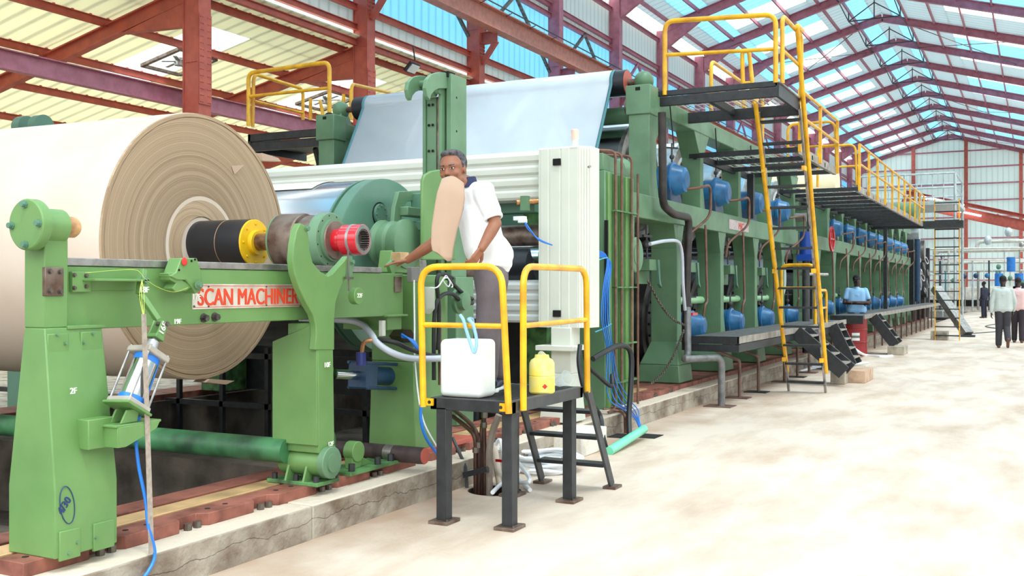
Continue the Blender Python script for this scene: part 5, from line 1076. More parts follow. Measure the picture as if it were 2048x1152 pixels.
m = MB(); m.tube(smoothpath([P(828, 560, x=-4.02), P(829, 640, x=-4.02), P(830, 720, x=-4.0), P(838, 800, x=-3.95), P(850, 850, x=-3.88), P(878, 900, x=-3.82)]), .006, 6); m.build('white_cable', HOSEWH, t)
m = MB(); c = P(826, 548, x=-4.04); m.box(c.x-.02, c.x+.02, c.y-.05, c.y+.06, c.z-.06, c.z+.05); m.build('switch_box', mat('grey_box', (120, 118, 116), .5, var=.1), t, bev=.004)
t = T('pressure_lines', 'tangle of black hoses, wires and a glass oil filter behind the front hoop rail', 'hoses', P(900, 600, x=-3.95))
for pts in ([(868, 760), (868, 660), (872, 610), (885, 590), (905, 588), (925, 605), (945, 606)], [(880, 548), (893, 552), (910, 572), (930, 590), (945, 598)], [(876, 700), (878, 620), (874, 560), (886, 548), (905, 556)]):
    MB().tube(smoothpath([P(a, b_, x=-3.98) for a, b_ in pts]), .016, 8).build('black_hose', BLACK, t)
m = MB(); m.tube(smoothpath([P(a, b_, x=-3.93) for a, b_ in [(860, 575), (875, 574), (888, 556), (893, 552), (900, 565), (896, 573), (886, 560), (895, 556), (905, 570), (903, 575)]]), .005, 6); m.build('white_wire', HOSEWH, t)
c = P(856, 598, x=-4.0); m = MB(); m.lathe(c+V(0, 0, -.11), (0, 0, 1), [(0, .015), (.02, .035), (.04, .05), (.18, .05), (.2, .04)], 20); m.build('filter_bowl', glassy('milky_bowl', (236, 236, 228), .35), t)
c = P(915, 602, x=-4.03); m = MB(); m.lathe(c, (1, 0, 0), [(0, .1), (.03, .1), (.035, .075), (.08, .07), (.085, .04)], 24); m.build('end_cap', G2, t)
m = MB(); [m.tube([P(a, b_, x=-3.99), P(a2, b2_, x=-3.99)], .014, 8) for a, b_, a2, b2_ in ((868, 640, 868, 760), (879, 610, 880, 770), (845, 570, 846, 650))]; m.build('copper_pipes', COPPER, t)
# ================================================================ WALKWAYS, CATWALKS, LADDERS
GRT = mat('walkway_grating', (118, 116, 116), .5, .3, var=.25, sc=20, col2=(70, 68, 70)); KERB = mat('grey_kerb_angle', (158, 150, 142), .5, .2, var=.25, sc=6)
t = T('lower_walkway', 'low black walkway along the foot of the first dryer section', 'walkway', (-3.7, 17, 0))
m = MB(); m.box(-4.05, -3.36, 12.86, 20.9, .855, .87); m.build('deck', GRT, t)
m = MB(); m.box(-3.36, -3.33, 12.80, 20.9, .80, .885); m.build('edge_strip', KERB, t)
m = MB(); m.box(-4.05, -3.34, 12.80, 12.86, .79, .885); m.box(-4.05, -3.34, 12.8, 12.86, .69, .78); m.box(-3.4, -3.34, 12.86, 20.9, .69, .79); m.build('fascia_beams', DARK, t)
rust = mat('rusty_leg', (112, 84, 74), .6, var=.3)
for i, (y, xx) in enumerate(((13.9, -3.62), (14.8, -3.58), (16.6, -3.6), (17.6, -3.6), (18.6, -3.6), (19.6, -3.55), (20.6, -3.55))):
    o = MB().tube([V(-3.95, y-.5, .72), V(xx, y-.03, .52), V(xx, y, .45), V(xx, y, 0)], .022, 8, fil=.05).build('leg', rust, t); MB().box(xx-.18, xx+.14, y-.14, y+.12, 0, .012).build('base_plate', DARK if i % 2 else rust, o)
t = T('drain_pipe', 'thick grey pipe bending down to the floor at the near end of the low walkway', 'pipe', P(1443, 813, z=0)); c = P(1443, 813, z=0)
MB().tube([P(1375, 615, x=-4.0), P(1376, 715, x=-3.95), V(-3.9, 12.3, .62), V(c.x, c.y, .62), V(c.x, c.y, 0)], .045, 12, fil=.1).build('pipe', mat('grey_steel_pipe', (120, 120, 120), .4, .3, var=.25, sc=9), t)
MB().box(c.x-.2, c.x+.15, c.y-.14, c.y+.16, 0, .01).build('base_plate', rust, t)
m = MB(); c_ = P(1388, 628, x=-3.95); m.bar(c_-V(0, .1, 0), c_+V(0, .12, 0), .03, .035); m.build('red_handle', RED, t)
t = T('steam_riser', 'black riser pipe stepping down the front of the first dryer frame', 'pipe', (-4.05, 12.7, .8))
MB().tube([P(1324, 225, x=-4.05), P(1326, 410, x=-4.05), V(-4.05, 12.35, 2.42), V(-4.05, 13.0, 2.42), P(1371, 640, x=-4.05), P(1371, 700, x=-4.05)], .05, 12, fil=.12, k=7).build('riser', mat('black_brown_pipe', (58, 50, 48), .45, .2, var=.3, sc=7), t)
m = MB(); m.tube(smoothpath([P(1300, 488, x=-4.05), P(1330, 482, x=-4.0), P(1356, 484, x=-3.98), P(1364, 510, x=-3.98), P(1366, 570, x=-3.98), P(1370, 620, x=-4.0)]), .022, 8); m.build('grey_branch', HOSEW, t)
def chain(a, b_, lab, n=40):
    m = MB(); a = Vector(a); b_ = Vector(b_)
    for i in range(n): p = a.lerp(b_, i/n)+V(0, 0, -.12*math.sin(PI*i/n)); q = a.lerp(b_, (i+.8)/n)+V(0, 0, -.12*math.sin(PI*(i+.8)/n)); m.bar(p, q, .03 if i % 2 else .012, .012 if i % 2 else .03)
    one(m, 'chain', BOLT, lab, 'chain', 'chains on the dryer frame', whole=True)
chain(P(1368, 660, x=-3.95), P(1300, 768, x=-4.0), 'lower slack chain running down to the sole plate by the first dryer post'); chain(P(1295, 560, x=-4.05), P(1370, 650, x=-3.98), 'upper chain running from the flanged bearing to the riser pipe')
t = T('lower_walkway', 'distant low walkway with grey edge along the second dryer section', 'walkway', (-3.7, 34, 0))
MB().box(-4.05, -3.36, 23.3, 45, .88, .9).build('deck', GRT, t); MB().box(-3.36, -3.33, 23.3, 45, .83, .92).build('edge_strip', KERB, t); MB().box(-4.05, -3.36, 23.24, 23.3, .72, .9).build('end_beam', DARK, t)
for i in range(14): MB().box(-3.62, -3.58, 24+1.4*i, 24.04+1.4*i, 0, .84).build('leg', rust, t)
BLOCK = mat('grey_block', (178, 168, 152), .9, var=.25, sc=7, bump=.4)
def stair(name, lab, top, bot, w, axis_x, n, handr=None):
    t = T(name, lab, 'stair', (bot[0], bot[1], 0)); top = Vector(top); bot = Vector(bot); d = V(0, w, 0) if axis_x else V(w, 0, 0)
    m = MB()
    for k in (0, 1): m.bar(top+d*k, bot+d*k, .05, .22, up=UP)
    m.build('stringer_plates', DARK, t, bev=.004); m = MB()
    for i in range(n): f = (i+.7)/(n+.4); c = top.lerp(bot, f); m.box(*((c.x-.12, c.x+.12, c.y, c.y+w) if axis_x else (c.x, c.x+w, c.y-.12, c.y+.12)), c.z+.02, c.z+.045)
    m.build('step_treads', KERB, t); return t
qa, qb, qc = P(1688, 748, z=.2), V(-2.98, 19.2, .1), P(1790, 692, z=.2)
stair('walkway_stair', 'short black stair from the near low walkway down to two concrete blocks', (-3.32, qa.y, .82), (qa.x, qa.y, .22), .6, True, 4)
stair('walkway_stair', 'short black stair just left of the red drum', (-3.32, qb.y, .82), (qb.x, qb.y, .1), .6, True, 4)
stair('walkway_stair', 'short black stair of the distant walkway ending on a small block', (-3.32, qc.y, .85), (qc.x, qc.y, .22), .6, True, 3)
for i, (x0, x1, y0, y1, z1, lab) in enumerate(((-2.88, -2.66, 16.55, 16.85, .2, 'grey concrete block in front of the pair at the foot of the near stair'), (qa.x-.08, qa.x+.2, 16.9, 17.75, .2, 'tan concrete block at the back of the pair at the foot of the near stair'), (qc.x-.15, qc.x+.2, qc.y-.1, qc.y+.7, .2, 'small block under the foot of the distant walkway stair'), (qb.x-.15, qb.x+.15, qb.y-.1, qb.y+.7, .08, 'low block at the foot of the stair beside the red drum'), (-2.75, -2.3, 31.9, 32.5, .25, 'brown block beside the distant yellow ladder'))):
    one(MB().box(x0, x1, y0, y1, 0, z1), 'concrete_block', BLOCK if i != 1 else mat('tan_block', (196, 164, 138), .9, var=.2), lab, 'block', 'concrete blocks', bev=.01)
# upper platform and catwalks
ZP = 3.90
t = T('upper_platform', 'black steel platform high on the first dryer section with yellow hoop railings', 'platform', (-3.6, 12.8, 3.6))
m = MB(); m.box(-4.5, -2.74, 12.25, 12.31, 3.89, 3.955); m.box(-4.62, -2.74, 12.24, 12.30, 3.765, 3.875); m.box(-4.5, -2.72, 13.40, 13.47, 3.72, 3.86); m.build('cross_beams', DARK, t, bev=.004)
m = MB(); m.box(-2.76, -2.72, 12.25, 13.45, 3.765, 3.93); m.build('side_beam', DARK, t); m = MB(); m.box(-2.78, -2.70, 12.25, 13.45, 3.925, 3.94); m.build('edge_strip', KERB, t)
def grate(m, x0, x1, y0, y1, z, st=.09):
    x = x0
    while x < x1: m.box(x, x+.022, y0, y1, z, z+.005); x += st
    for k in range(int((y1-y0)/.3)+1): m.box(x0, x1, y0+.3*k, y0+.3*k+.012, z-.006, z)
m = MB(); grate(m, -4.4, -3.62, 12.32, 13.38, 3.87); grate(m, -3.56, -2.78, 12.32, 13.38, 3.87); m.build('grating', mat('silver_grating', (206, 206, 206), .5, 0, var=.15), t, whole=True)
m = MB(); m.box(-3.61, -3.55, 12.3, 13.4, 3.78, 3.865); m.build('middle_bar', DARK, t)
m = MB(); m.cyl((-4.62, 12.22, 3.78), (-4.5, 12.22, 3.78), .1, n=24); m.build('tube_end', RUSTST, t)
hoop([(-4.13, 12.26, 3.9), (-4.13, 12.26, 4.82), (-2.76, 12.26, 4.74), (-2.76, 12.26, 3.93)], [V(-4.13, 12.26, 4.40), V(-2.76, 12.26, 4.33)], parent=t, r=.03)
hoop([(-2.70, 12.34, 3.93), (-2.70, 12.34, 4.74), (-2.70, 13.44, 4.74), (-2.70, 13.44, 3.90)], [V(-2.70, 12.34, 4.33), V(-2.70, 13.44, 4.33)], parent=t, r=.027)
hoop([(-3.9, 13.5, 3.88), (-3.9, 13.5, 4.55), (-3.9, 16.4, 4.55), (-3.9, 16.4, 3.4)], [V(-3.9, 13.5, 4.2), V(-3.9, 16.4, 4.2)], parent=t, r=.025)
hoop([(-3.45, 13.46, 3.88), (-3.47, 13.46, 4.62), (-3.38, 13.46, 4.62), (-3.30, 13.46, 3.88)], [V(-3.46, 13.46, 4.2), V(-3.34, 13.46, 4.2)], parent=t, r=.027)
GR2 = bpy.data.materials['silver_grating']
def catwalk(name, lab, y0, y1, xo, z, n, posts=True, rail=.74, cross=None):
    t = T(name, lab, 'walkway', (-3.6, y0, z-.3))
    for i in range(n):
        y = y0+(y1-y0)*i/(n-1); MB().box(-4.35, xo, y-.035, y+.035, z-.10, z-.035).build('cross_beam', DARK, t)
    m = MB(); m.box(xo-.05, xo, y0, y1, z-.12, z+.0); m.build('side_channel', KERB, t)
    m = MB(); m.box(-4.3, -4.25, y0, y1, z-.12, z); m.build('inner_channel', DARK, t)
    m = MB(); grate(m, -4.25, xo-.06, y0+.05, y1-.05, z-.03, .1); m.build('grating', GR2, t, whole=True)
    for zz in (rail, rail*.52): MB().tube([V(xo+.02, y0, z+zz), V(xo+.02, y1, z+zz)], .022, 8).build('hand_rail', YEL, t)
    k = max(2, int((y1-y0)/1.15)+1)
    for i in range(k): y = y0+(y1-y0)*i/(k-1); MB().box(xo, xo+.04, y-.03, y+.03, z-.1, z+rail).build('rail_post', YEL, t)
    return t
catwalk('catwalk', 'black grated catwalk with yellow rail descending line behind the tall ladder', 14.0, 16.9, -2.85, 3.42, 4)
t = catwalk('catwalk', 'long black catwalk with yellow railing over the distant dryer section', 19.5, 31.4, -2.9, 3.37, 13)
hoop([(-3.62, 19.5, 3.37), (-3.62, 19.5, 4.11), (-2.95, 19.5, 4.11), (-2.92, 19.5, 3.37)], [V(-3.6, 19.5, 3.72), V(-2.92, 19.5, 3.72)], parent=t, r=.022)
hoop([(-3.62, 16.95, 3.42), (-3.62, 16.95, 4.16), (-2.88, 16.95, 4.16), (-2.85, 16.95, 3.42)], [V(-3.6, 16.95, 3.78), V(-2.85, 16.95, 3.78)], parent=t, r=.022)
m = MB(); m.box(-2.9, -1.85, 31.35, 31.9, 3.20, 3.40); m.box(-4.3, -2.9, 31.4, 31.5, 3.2, 3.4); m.build('end_landing', DARK, t, whole=True)
for y in (20.2, 31.2): MB().box(-3.95, -3.85, y, y+.1, .9, 3.25).build('support_post', DARK, t, whole=True)
MB().box(-4.1, -4.0, 16.2, 16.3, 2.6, 3.3).build('support_post', DARK, t, whole=True)
def ladder(name, lab, foot, top, x0, x1, n, yr=.0, hr=True, near=True):
    t = T(name, lab, 'ladder', (x0, foot[0], 0)); (yf, zf), (yt, zt_) = foot, top
    for x in (x0, x1): MB().bar((x, yf, zf), (x, yt, zt_), .03, .07 if not near else .05, up=(0, 1, 0)).build('stringer', YEL if not near else STEEL, t)
    for i in range(n): f = (i+.6)/n; y, z = yf+(yt-yf)*f, zf+(zt_-zf)*f; MB().box(x0, x1, y-.06, y+.06, z-.03, z).build('rung', DARK, t)
    if hr:
        for x in (x0+.0, x1+.03):
            MB().tube([V(x, yf-.12, .3), V(x, yf-.18, .4), V(x, yt-.2, zt_+.1), V(x, yt-.12, zt_+.15)] if x == x0 else [V(x, yf-.12, .3), V(x, yf-.18, .4), V(x, yt-.32, zt_+1.0), V(x, yt, zt_+1.0)], .03, 10, fil=.05).build('hand_rail', YEL, t)
        for f in (.12, .45, .8): 
            for x in (x0, x1): y, z = yf+(yt-yf)*f, zf+(zt_-zf)*f; MB().box(x-.02, x+.02, y-.16, y, z, z+.06).build('rail_stand_off', YEL, t)
    return t
t = ladder('ship_ladder', 'tall steep ladder with yellow hand rails leading to the upper platform', (15.15, 0), (13.35, 3.78), -3.22, -2.70, 14)
ladder('caged_ladder', 'distant upright yellow ladder at the end of the long catwalk', (31.9, 0), (31.75, 4.05), -2.62, -1.98, 16, hr=False, near=False)
t = T('hoop_railing', 'small yellow hoop railing on the low walkway behind the tall ladder', 'railing', (-3.4, 17.6, .88))
hoop([(-4.0, 18.2, .88), (-4.0, 18.2, 1.9), (-3.42, 18.2, 1.9), (-3.42, 18.2, .88)], [V(-4.0, 18.2, 1.5), V(-3.42, 18.2, 1.5)], parent=t, r=.03)
hoop([(-3.36, 17.9, .88), (-3.36, 17.9, 1.46), (-3.36, 18.9, 1.46), (-3.36, 18.9, .88)], [V(-3.36, 17.9, 1.15), V(-3.36, 18.9, 1.15)], parent=t, r=.025)
# far-side platform left of the felt
t = T('upper_platform', 'black platform with yellow hoops on the far side, above the big reel', 'platform', (-9.9, 12.5, 3.6))
def Q(px, py, y=13.0): return P(px, py, y=y)
a, b_ = Q(500, 262), Q(690, 243); m = MB(); m.box(a.x, b_.x+.3, 12.95, 13.02, 3.88, 4.0); m.box(a.x, b_.x+.3, 12.95, 13.02, 3.72, 3.85); m.box(a.x+.9, b_.x+.3, 14.3, 14.38, 3.6, 3.85); m.build('cross_beams', DARK, t, bev=.004)
m = MB(); m.box(a.x, a.x+.05, 12.95, 14.4, 3.72, 4.0); m.build('side_beam', DARK, t); m = MB(); m.box(a.x, b_.x+.3, 13.0, 14.3, 3.84, 3.87); m.build('deck', DGREY, t)
hoop([Q(497, 252), Q(497, 146), Q(659, 124), Q(659, 235)], [Q(498, 193), Q(659, 176)], parent=t, r=.034)
hoop([Q(497, 252)+V(0, .1, 0), Q(499, 145)+V(0, .1, 0), P(606, 178, y=14.4), P(606, 240, y=14.4)], [Q(500, 200)+V(0, .1, 0), P(606, 226, y=14.4)], parent=t, r=.03)
for px, py in ((621, 197), (640, 200), (687, 188), (702, 180)): MB().tube([P(px, py, y=14.2), P(px+(8 if px == 640 else 0), 240, y=14.2)], .03, 8).build('rail_post', YEL, t)
hoop([P(703, 240, y=14.3), P(703, 168, y=14.3), P(790, 188, y=16.5), P(790, 230, y=16.5)], [P(703, 200, y=14.3), P(790, 205, y=16.5)], parent=t, r=.03)
m = MB(); c = P(657, 240, y=12.9); m.lathe(c, (0, 1, 0), [(0, .12), (.05, .12)], 16); m.build('winch', DARK, t)
t = T('ship_ladder', 'dark ladder with yellow rail below the far platform', 'ladder', (-9.9, 14, 3)); m = MB(); m.bar(P(630, 295, y=13.6), P(642, 345, y=13.9), .05, .12); m.bar(P(690, 295, y=13.6), P(702, 345, y=13.9), .05, .12); m.build('stringer_plates', DGREY, t)
m = MB(); m.bar(P(636, 318, y=13.75), P(698, 312, y=13.75), .1, .04); m.bar(P(640, 336, y=13.85), P(698, 330, y=13.85), .1, .04); m.build('step_treads', DGREY, t); MB().bar(P(663, 298, y=13.5), P(672, 340, y=13.8), .05, .05).build('hand_rail', YEL, t)
# red drum
t = T('oil_drum', 'red steel drum with white and green label standing by the walkway', 'drum', (-3.62, 24.3, 0)); m = MB()
m.lathe((-3.66, 23.9, 0), (0, 0, 1), [(0, .28), (.01, .3), (.28, .29), (.29, .305), (.31, .305), (.32, .29), (.56, .29), (.57, .305), (.59, .305), (.6, .29), (.87, .29), (.875, .305), (.89, .305), (.89, .28), (.86, .27)], 40); m.build('drum_body', mat('drum_red', (150, 40, 44), .4, var=.08), t)
m = MB(); d0 = (P(1712, 660, y=23.6)-V(-3.66, 23.9, 0)); a0 = math.atan2(-.29, .10)
for z0, z1, mt in ((.34, .4, WHITE), (.41, .44, G3), (.45, .51, WHITE)):
    m = MB(); arc = [a0+.3*(i/6-.5)*1.9 for i in range(7)]; m.prism([(-3.66+.296*math.cos(a), 23.9+.296*math.sin(a)) for a in arc]+[(-3.66+.285*math.cos(a), 23.9+.285*math.sin(a)) for a in arc[::-1]], 'z', z0, z1); m.build('label_band', mt, t, whole=True)
m = MB(); m.tube(smoothpath([P(1700, 690, x=-3.5), P(1712, 700, x=-3.3), P(1730, 710, z=.02), P(1760, 713, z=.02), P(1785, 712, z=.02)]), .03, 8); one(m, 'hose', HOSEWH, 'white hose trailing on the floor in front of the red drum', 'hose')
m = MB()
for k in range(4): m.tube(smoothpath([P(1600+8*k, 742-3*k, z=.02), P(1640+5*k, 735-2*k, z=.02), P(1680+8*k, 732-k, z=.02), P(1700+12*k, 728-k, z=.02)]), .018, 6)
t = T('hose_coil', 'thin white hoses strewn on the floor between tall ladder and red drum', 'hose', P(1650, 738, z=0)); m.build('hose_run', HOSEWH, t, whole=True)
# ================================================================ FAR END
t = T('steel_tower', 'grey galvanised platform with railings above the end of the machine', 'platform', (-4.5, 46, 0)); m = MB()
GALV = mat('galvanised_steel', (196, 204, 206), .4, .5, var=.15)
m.box(-6.5, -2.7, 42.5, 47.0, 4.7, 4.85); m.build('deck', GALV, t); m = MB()
for x, y in ((-6.4, 42.6), (-4.6, 42.6), (-2.8, 42.6), (-2.8, 46.9), (-4.6, 46.9)): MB().tube([V(x, y, 0), V(x, y, 5.9)], .05, 8).build('post', GALV, t)
for zz in (5.35, 5.9):
    for a, b_ in (((-6.4, 42.6), (-2.8, 42.6)), ((-2.8, 42.6), (-2.8, 46.9)), ((-6.4, 46.9), (-2.8, 46.9))): MB().tube([V(*a, zz), V(*b_, zz)], .035, 8).build('rail', GALV, t)
for i in range(10): MB().tube([V(-6.4+.4*i, 42.6, 4.85), V(-6.4+.4*i, 42.6, 5.9)], .02, 6).build('baluster', GALV, t)
t = T('press_section', 'grey and green press machinery at the far end of the line', 'machine', (-5.5, 44, 0)); m = MB()
for y in (41.3, 43, 45, 47): MB().box(-4.5, -4.1, y, y+.35, .27, 3.2).build('frame_post', DGREY, t, whole=True)
for y, z, mt in ((42, 3.6, GALV), (44, 3.0, STEEL), (42.5, 1.8, STEEL), (45, 1.5, DGREY), (41.2, 4.3, G2)): MB().cyl((-8.8, y, z), (-4.0, y, z), .4, n=20).build('roll', mt, t)
for i in range(9): MB().lathe((-4.0, 41.4+.5*i, 2.6-.25*(i % 3)-.7*(i % 2)), (1, .3*(i % 3-1), .3), [(0, .16), (.04, .16), (.04, .11), (0, .11)], 16, closed=True).build('ring_fitting', STEEL, t)
m = MB(); m.cyl((-3.95, 40.6, 1.0), (-3.95, 40.6, 3.3), .1, n=12); m.build('blue_riser', NAVY, t); MB().box(-4.4, -4.1, 40.8, 41.0, .27, 3.3).build('frame_post', DARK, t, whole=True)
t = T('concrete_chest', 'long pale concrete chest wall behind the far pipework', 'tank', (-2, 72, 0)); MB().box(-9, 4, 71, 76, 0, 1.55).build('wall', CONCT, t, bev=.02); MB().box(-7, 4, 70.9, 71, .35, .75).build('dark_gap', HOLE, t)
t = T('pipe_rack', 'rack of pale process pipes with valves in the far right background', 'pipes', (-1, 66, 0)); PIPE = mat('pale_pipe', (214, 210, 200), .4, .3, var=.1)
for (x0, x1, y, z, r_) in ((-5.4, 2, 66, 3.7, .13), (-4.8, 2, 66.5, 3.1, .11), (-6.2, 2, 65.6, 3.8, .06), (-3.2, 2, 67, 4.25, .12), (-5.0, 2, 66, 3.0, .08), (-6.5, 2, 66, 2.5, .07)): MB().tube([V(x0, y, z-.6), V(x0, y, z), V(x1, y, z)], r_, 10, fil=.3).build('pipe', PIPE, t, whole=True)
random.seed(11)
for i in range(22):
    x = -5.8+.3*i+random.uniform(-.1, .1); z = random.choice((2.5, 3.1, 3.7)); MB().cyl((x, 65.8, .2), (x, 65.8, z), random.choice((.03, .05, .07)), n=8).build('drop_pipe', random.choice((PIPE, STEEL, TEAL, GALV, DGREY)), t, whole=True)
for i in range(10):
    x = -5.0+.6*i; z = random.uniform(1.8, 4.0); MB().ball((x, 65.6, z), .13, (1, .7, 1.2), 12, 8).build('valve_body', random.choice((STEEL, BLUE, GALV, G3, NAVY)), t, whole=True)
for x, z in ((-2.6, 4.3), (-1.5, 4.75)): MB().ball((x, 66.6, z), .24, (.9, .9, 1.2), 12, 8).build('actuator', GALV, t, whole=True)
for i in range(3):
    x = (-1.9, -.9, -1.3)[i]; t = T('pump', ('left', 'right', 'upper')[i]+' bright blue pump motor under the far pale pipes', 'pump', (x, 63, .2), 'blue pumps'); MB().cyl((x, 63, 1.6+(.8 if i == 2 else 0)), (x, 63, 2.3+(.9 if i == 2 else 0)), .22, n=16).build('motor', mat('bright_blue', (44, 120, 200), .4, var=.1), t); MB().box(x-.3, x+.3, 62.7, 63.3, 0, 1.6).build('plinth', CONCT, t)
t = T('railing', 'grey guard rail with thin posts in the far background', 'railing', (-6, 58, 0))
for z in (1.1, 2.2, 3.2): MB().tube([V(-8, 58, z), V(-4.4, 58, z)], .04, 6).build('rail', GALV, t)
for i in range(10): MB().tube([V(-8+.4*i, 58, 0), V(-8+.4*i, 58, 3.2)], .03, 6).build('post', GALV, t)
t = T('grey_pipe_leg', 'grey slanting steel leg with foot right of the distant yellow ladder', 'brace', (-2.2, 36, 0)); MB().bar((-2.9, 35.5, 1.5), (-1.9, 34.5, .08), .3, .2).build('leg', STEEL, t); MB().box(-2.1, -1.7, 34.3, 34.7, 0, .06).build('foot', DGREY, t)
m = MB(); m.tube(smoothpath([V(-2.2, 36, .015), V(-1, 40, .015), V(-1.8, 44, .015), V(-1, 50, .015)]), .02, 6); one(m, 'floor_cable', DGREY, 'thin cable lying across the far floor', 'cable')
# ================================================================ UNDER THE REEL, BACKGROUND LEFT
t = T('pit_railing', 'black steel railing seen low behind the big reel', 'railing', (-9, 9.5, -.5))
for z in (.2, .75, 1.15): MB().bar((-14, 8.8, z), (-4.9, 8.8, z), .05, .06).build('rail', DARK, t)
for i in range(15): MB().bar((-14+.65*i, 8.8, -.3), (-14+.65*i, 8.8, 1.2), .05, .05).build('post', DARK, t)
m = MB(); [m.box(-12+.62*i, -12+.62*i+.57, 11.5, 11.9, -.0, .95) for i in range(7)]
for i in range(7): one(MB().box(-13+.8*i, -13+.8*i+.72, 13.0, 13.4, 0, 1.1), 'white_bale', CREAM, f'pale upright box in the row behind the reel, {ordn[i]} from the left', 'box', 'pale boxes behind the reel')
one(MB().box(-9.3, -4.9, 4.1, 4.9, -.55, -.2), 'concrete_beam', PIT, 'low concrete step down in the pit under the reel', 'concrete step')
one(MB().box(-8.8, -5.0, 6.3, 6.6, -.55, .1), 'concrete_beam', PIT, 'dark concrete beam across the pit behind the green tube', 'concrete step')
# ================================================================ PEOPLE
def basis(fwd, up):
    f = Vector(fwd).normalized(); u = Vector(up); u = (u-f*u.dot(f)).normalized(); r = f.cross(u); return r, f, u
def head_into(m, c, fwd, up, s=1.0):
    """skull, jaw, nose, ears, brows, lips and cheeks; c = centre of the head, s = 1 for a 23 cm head"""
    r, f, u = basis(fwd, up); R = Matrix((r, f, u)).transposed(); c = Vector(c)
    q = lambda a, b_, d: c+(r*a+f*b_+u*d)*s
    m.ball(q(0, -.012, .03), .1*s, (.76, .95, .88), 24, 16, R)
    m.ball(q(0, .018, -.02), .1*s, (.64, .72, .84), 24, 16, R)
    m.ball(q(0, .042, -.078), .04*s, (1.1, .8, .75), 14, 10, R)
    m.ball(q(0, .03, .03), .066*s, (.98, .98, .55), 16, 10, R)
    for a in (-1, 1):
        m.ball(q(.036*a, .062, -.022), .024*s, (1, .75, .8), 10, 8, R); m.ball(q(.03*a, .082, .022), .017*s, (1.4, .6, .45), 10, 8, R)
        m.ball(q(.05*a, .01, -.055), .035*s, (.6, 1.2, .8), 12, 8, R)
    m.caps(q(0, .084, .01), .009*s, q(0, .103, -.022), .0135*s, 10); m.ball(q(0, .098, -.026), .0165*s, (1.15, .75, .6), 10, 8, R)
    m.ball(q(0, .084, -.052), .021*s, (1.15, .5, .32), 10, 8, R); m.ball(q(0, .08, -.066), .019*s, (1.05, .5, .34), 10, 8, R)
    for a in (-1, 1): m.ball(q(.077*a, -.008, .0), .026*s, (.32, .62, 1.15), 10, 8, R)
    return q, R
def hand_into(m, wr, d, palm_n, s=1.0, curl=.35, spread=.16, side=1):
    """palm, four fingers and a thumb; d = wrist to knuckles, palm_n = where the palm faces, side = thumb side"""
    d = Vector(d).normalized(); n_ = Vector(palm_n); n_ = (n_-d*n_.dot(d)).normalized(); l = d.cross(n_).normalized()*side; wr = Vector(wr)
    for i in (-1.1, -.4, .4, 1.1): m.caps(wr+l*(.011*i*s)+d*.012*s, .0135*s, wr+d*.085*s+l*(.0195*i*s), .0115*s, 10)
    for i, L in ((-1.5, .062), (-.5, .074), (.5, .08), (1.5, .072)):
        p = wr+d*.088*s+l*(.0145*i*s); dd = (d+l*(spread*i*.35)).normalized(); a = curl*.6
        for seg, (fl, rr) in enumerate(((.45, .0095), (.32, .0085), (.25, .0075))):
            e = (dd*math.cos(a)+n_*math.sin(a)).normalized(); q = p+e*(L*fl*s); m.caps(p, rr*s, q, rr*.93*s, 8); p = q; a += curl
    p = wr+d*.025*s+l*.024*s; e1 = (d*.6+l*.75+n_*.25).normalized(); q = p+e1*.042*s; m.caps(p, .015*s, q, .0115*s, 8); e2 = (d*.85+l*.35+n_*.3).normalized(); m.caps(q, .011*s, q+e2*.034*s, .009*s, 8)
def lerp(a, b_, t): return Vector(a).lerp(Vector(b_), t)
def eyes(t, q, R, s, dark=SKIN):
    m = MB(); [m.ball(q(.031*a, .0845, .009), .0095*s, (1.2, .4, .5), 12, 8, R) for a in (-1, 1)]; m.build('eyes', mat('eye_white', (226, 220, 214), .3, var=0), t)
    m = MB(); [m.ball(q(.031*a, .0885, .009), .0056*s, (1, .4, 1), 10, 8, R) for a in (-1, 1)]; m.build('iris', HOLE, t, whole=True)
    m = MB(); [m.caps(q(.018*a, .094, .028), .004*s, q(.046*a, .084, .031), .0032*s, 8) for a in (-1, 1)]; m.build('eyebrows', HAIR, t)
# ---------------- the worker on the platform
W0 = 6.95
def A(px, py, w=W0): return P(px, py, w=w)
t = T('person', 'smiling man in white t-shirt and grey trousers standing on the platform with brown paper', 'person', (-3.2, 6.25, PZ))
hipL, hipR = A(985, 560, 6.87), A(980, 558, 7.06)
kneeL, kneeR = A(976, 668, 6.86), A(984, 664, 7.08)
ankL, ankR = A(974, 755, 6.90), A(996, 748, 7.10)
hip = (hipL+hipR)/2; chest = A(955, 432, 6.97); nb = A(931, 368, 6.97); hc_ = A(905, 342, 6.90)
shL, shR = A(970, 381, 6.84), A(924, 386, 7.10)
elL, wrL = A(991, 447, 6.78), A(963, 497, 6.66)
elR, wrR = A(868, 486, 7.14), A(816, 520, 7.22)
hf = (-RT*.30-FW*.95+UP*-.05); hu = UP-RT*.10
m = MB(); q, HR = head_into(m, hc_, hf, hu, 1.1)
m.caps(hc_+V(0, 0, -.06)+RT*.03, .055, nb+RT*.0, .062); m.caps(nb, .06, chest, .10)
m.caps(shL, .052, shR, .052); m.caps(chest, .105, hip+V(0, 0, .06), .105); m.caps(hipL, .09, hipR, .09)
for a, b_, c, hh, dd in ((shL, elL, wrL, -1, 0), (shR, elR, wrR, 1, 0)):
    m.caps(a, .05, lerp(a, b_, .95), .041); m.caps(b_, .042, lerp(b_, c, .35), .042); m.caps(lerp(b_, c, .35), .042, c, .028)
for a, b_, c in ((hipL, kneeL, ankL), (hipR, kneeR, ankR)): m.caps(a, .08, b_, .052); m.caps(b_, .052, c, .038); m.caps(c, .036, c+V(-.06, -.02, -.04), .03)
m.build('body', SKIN, t, remesh=.0055)
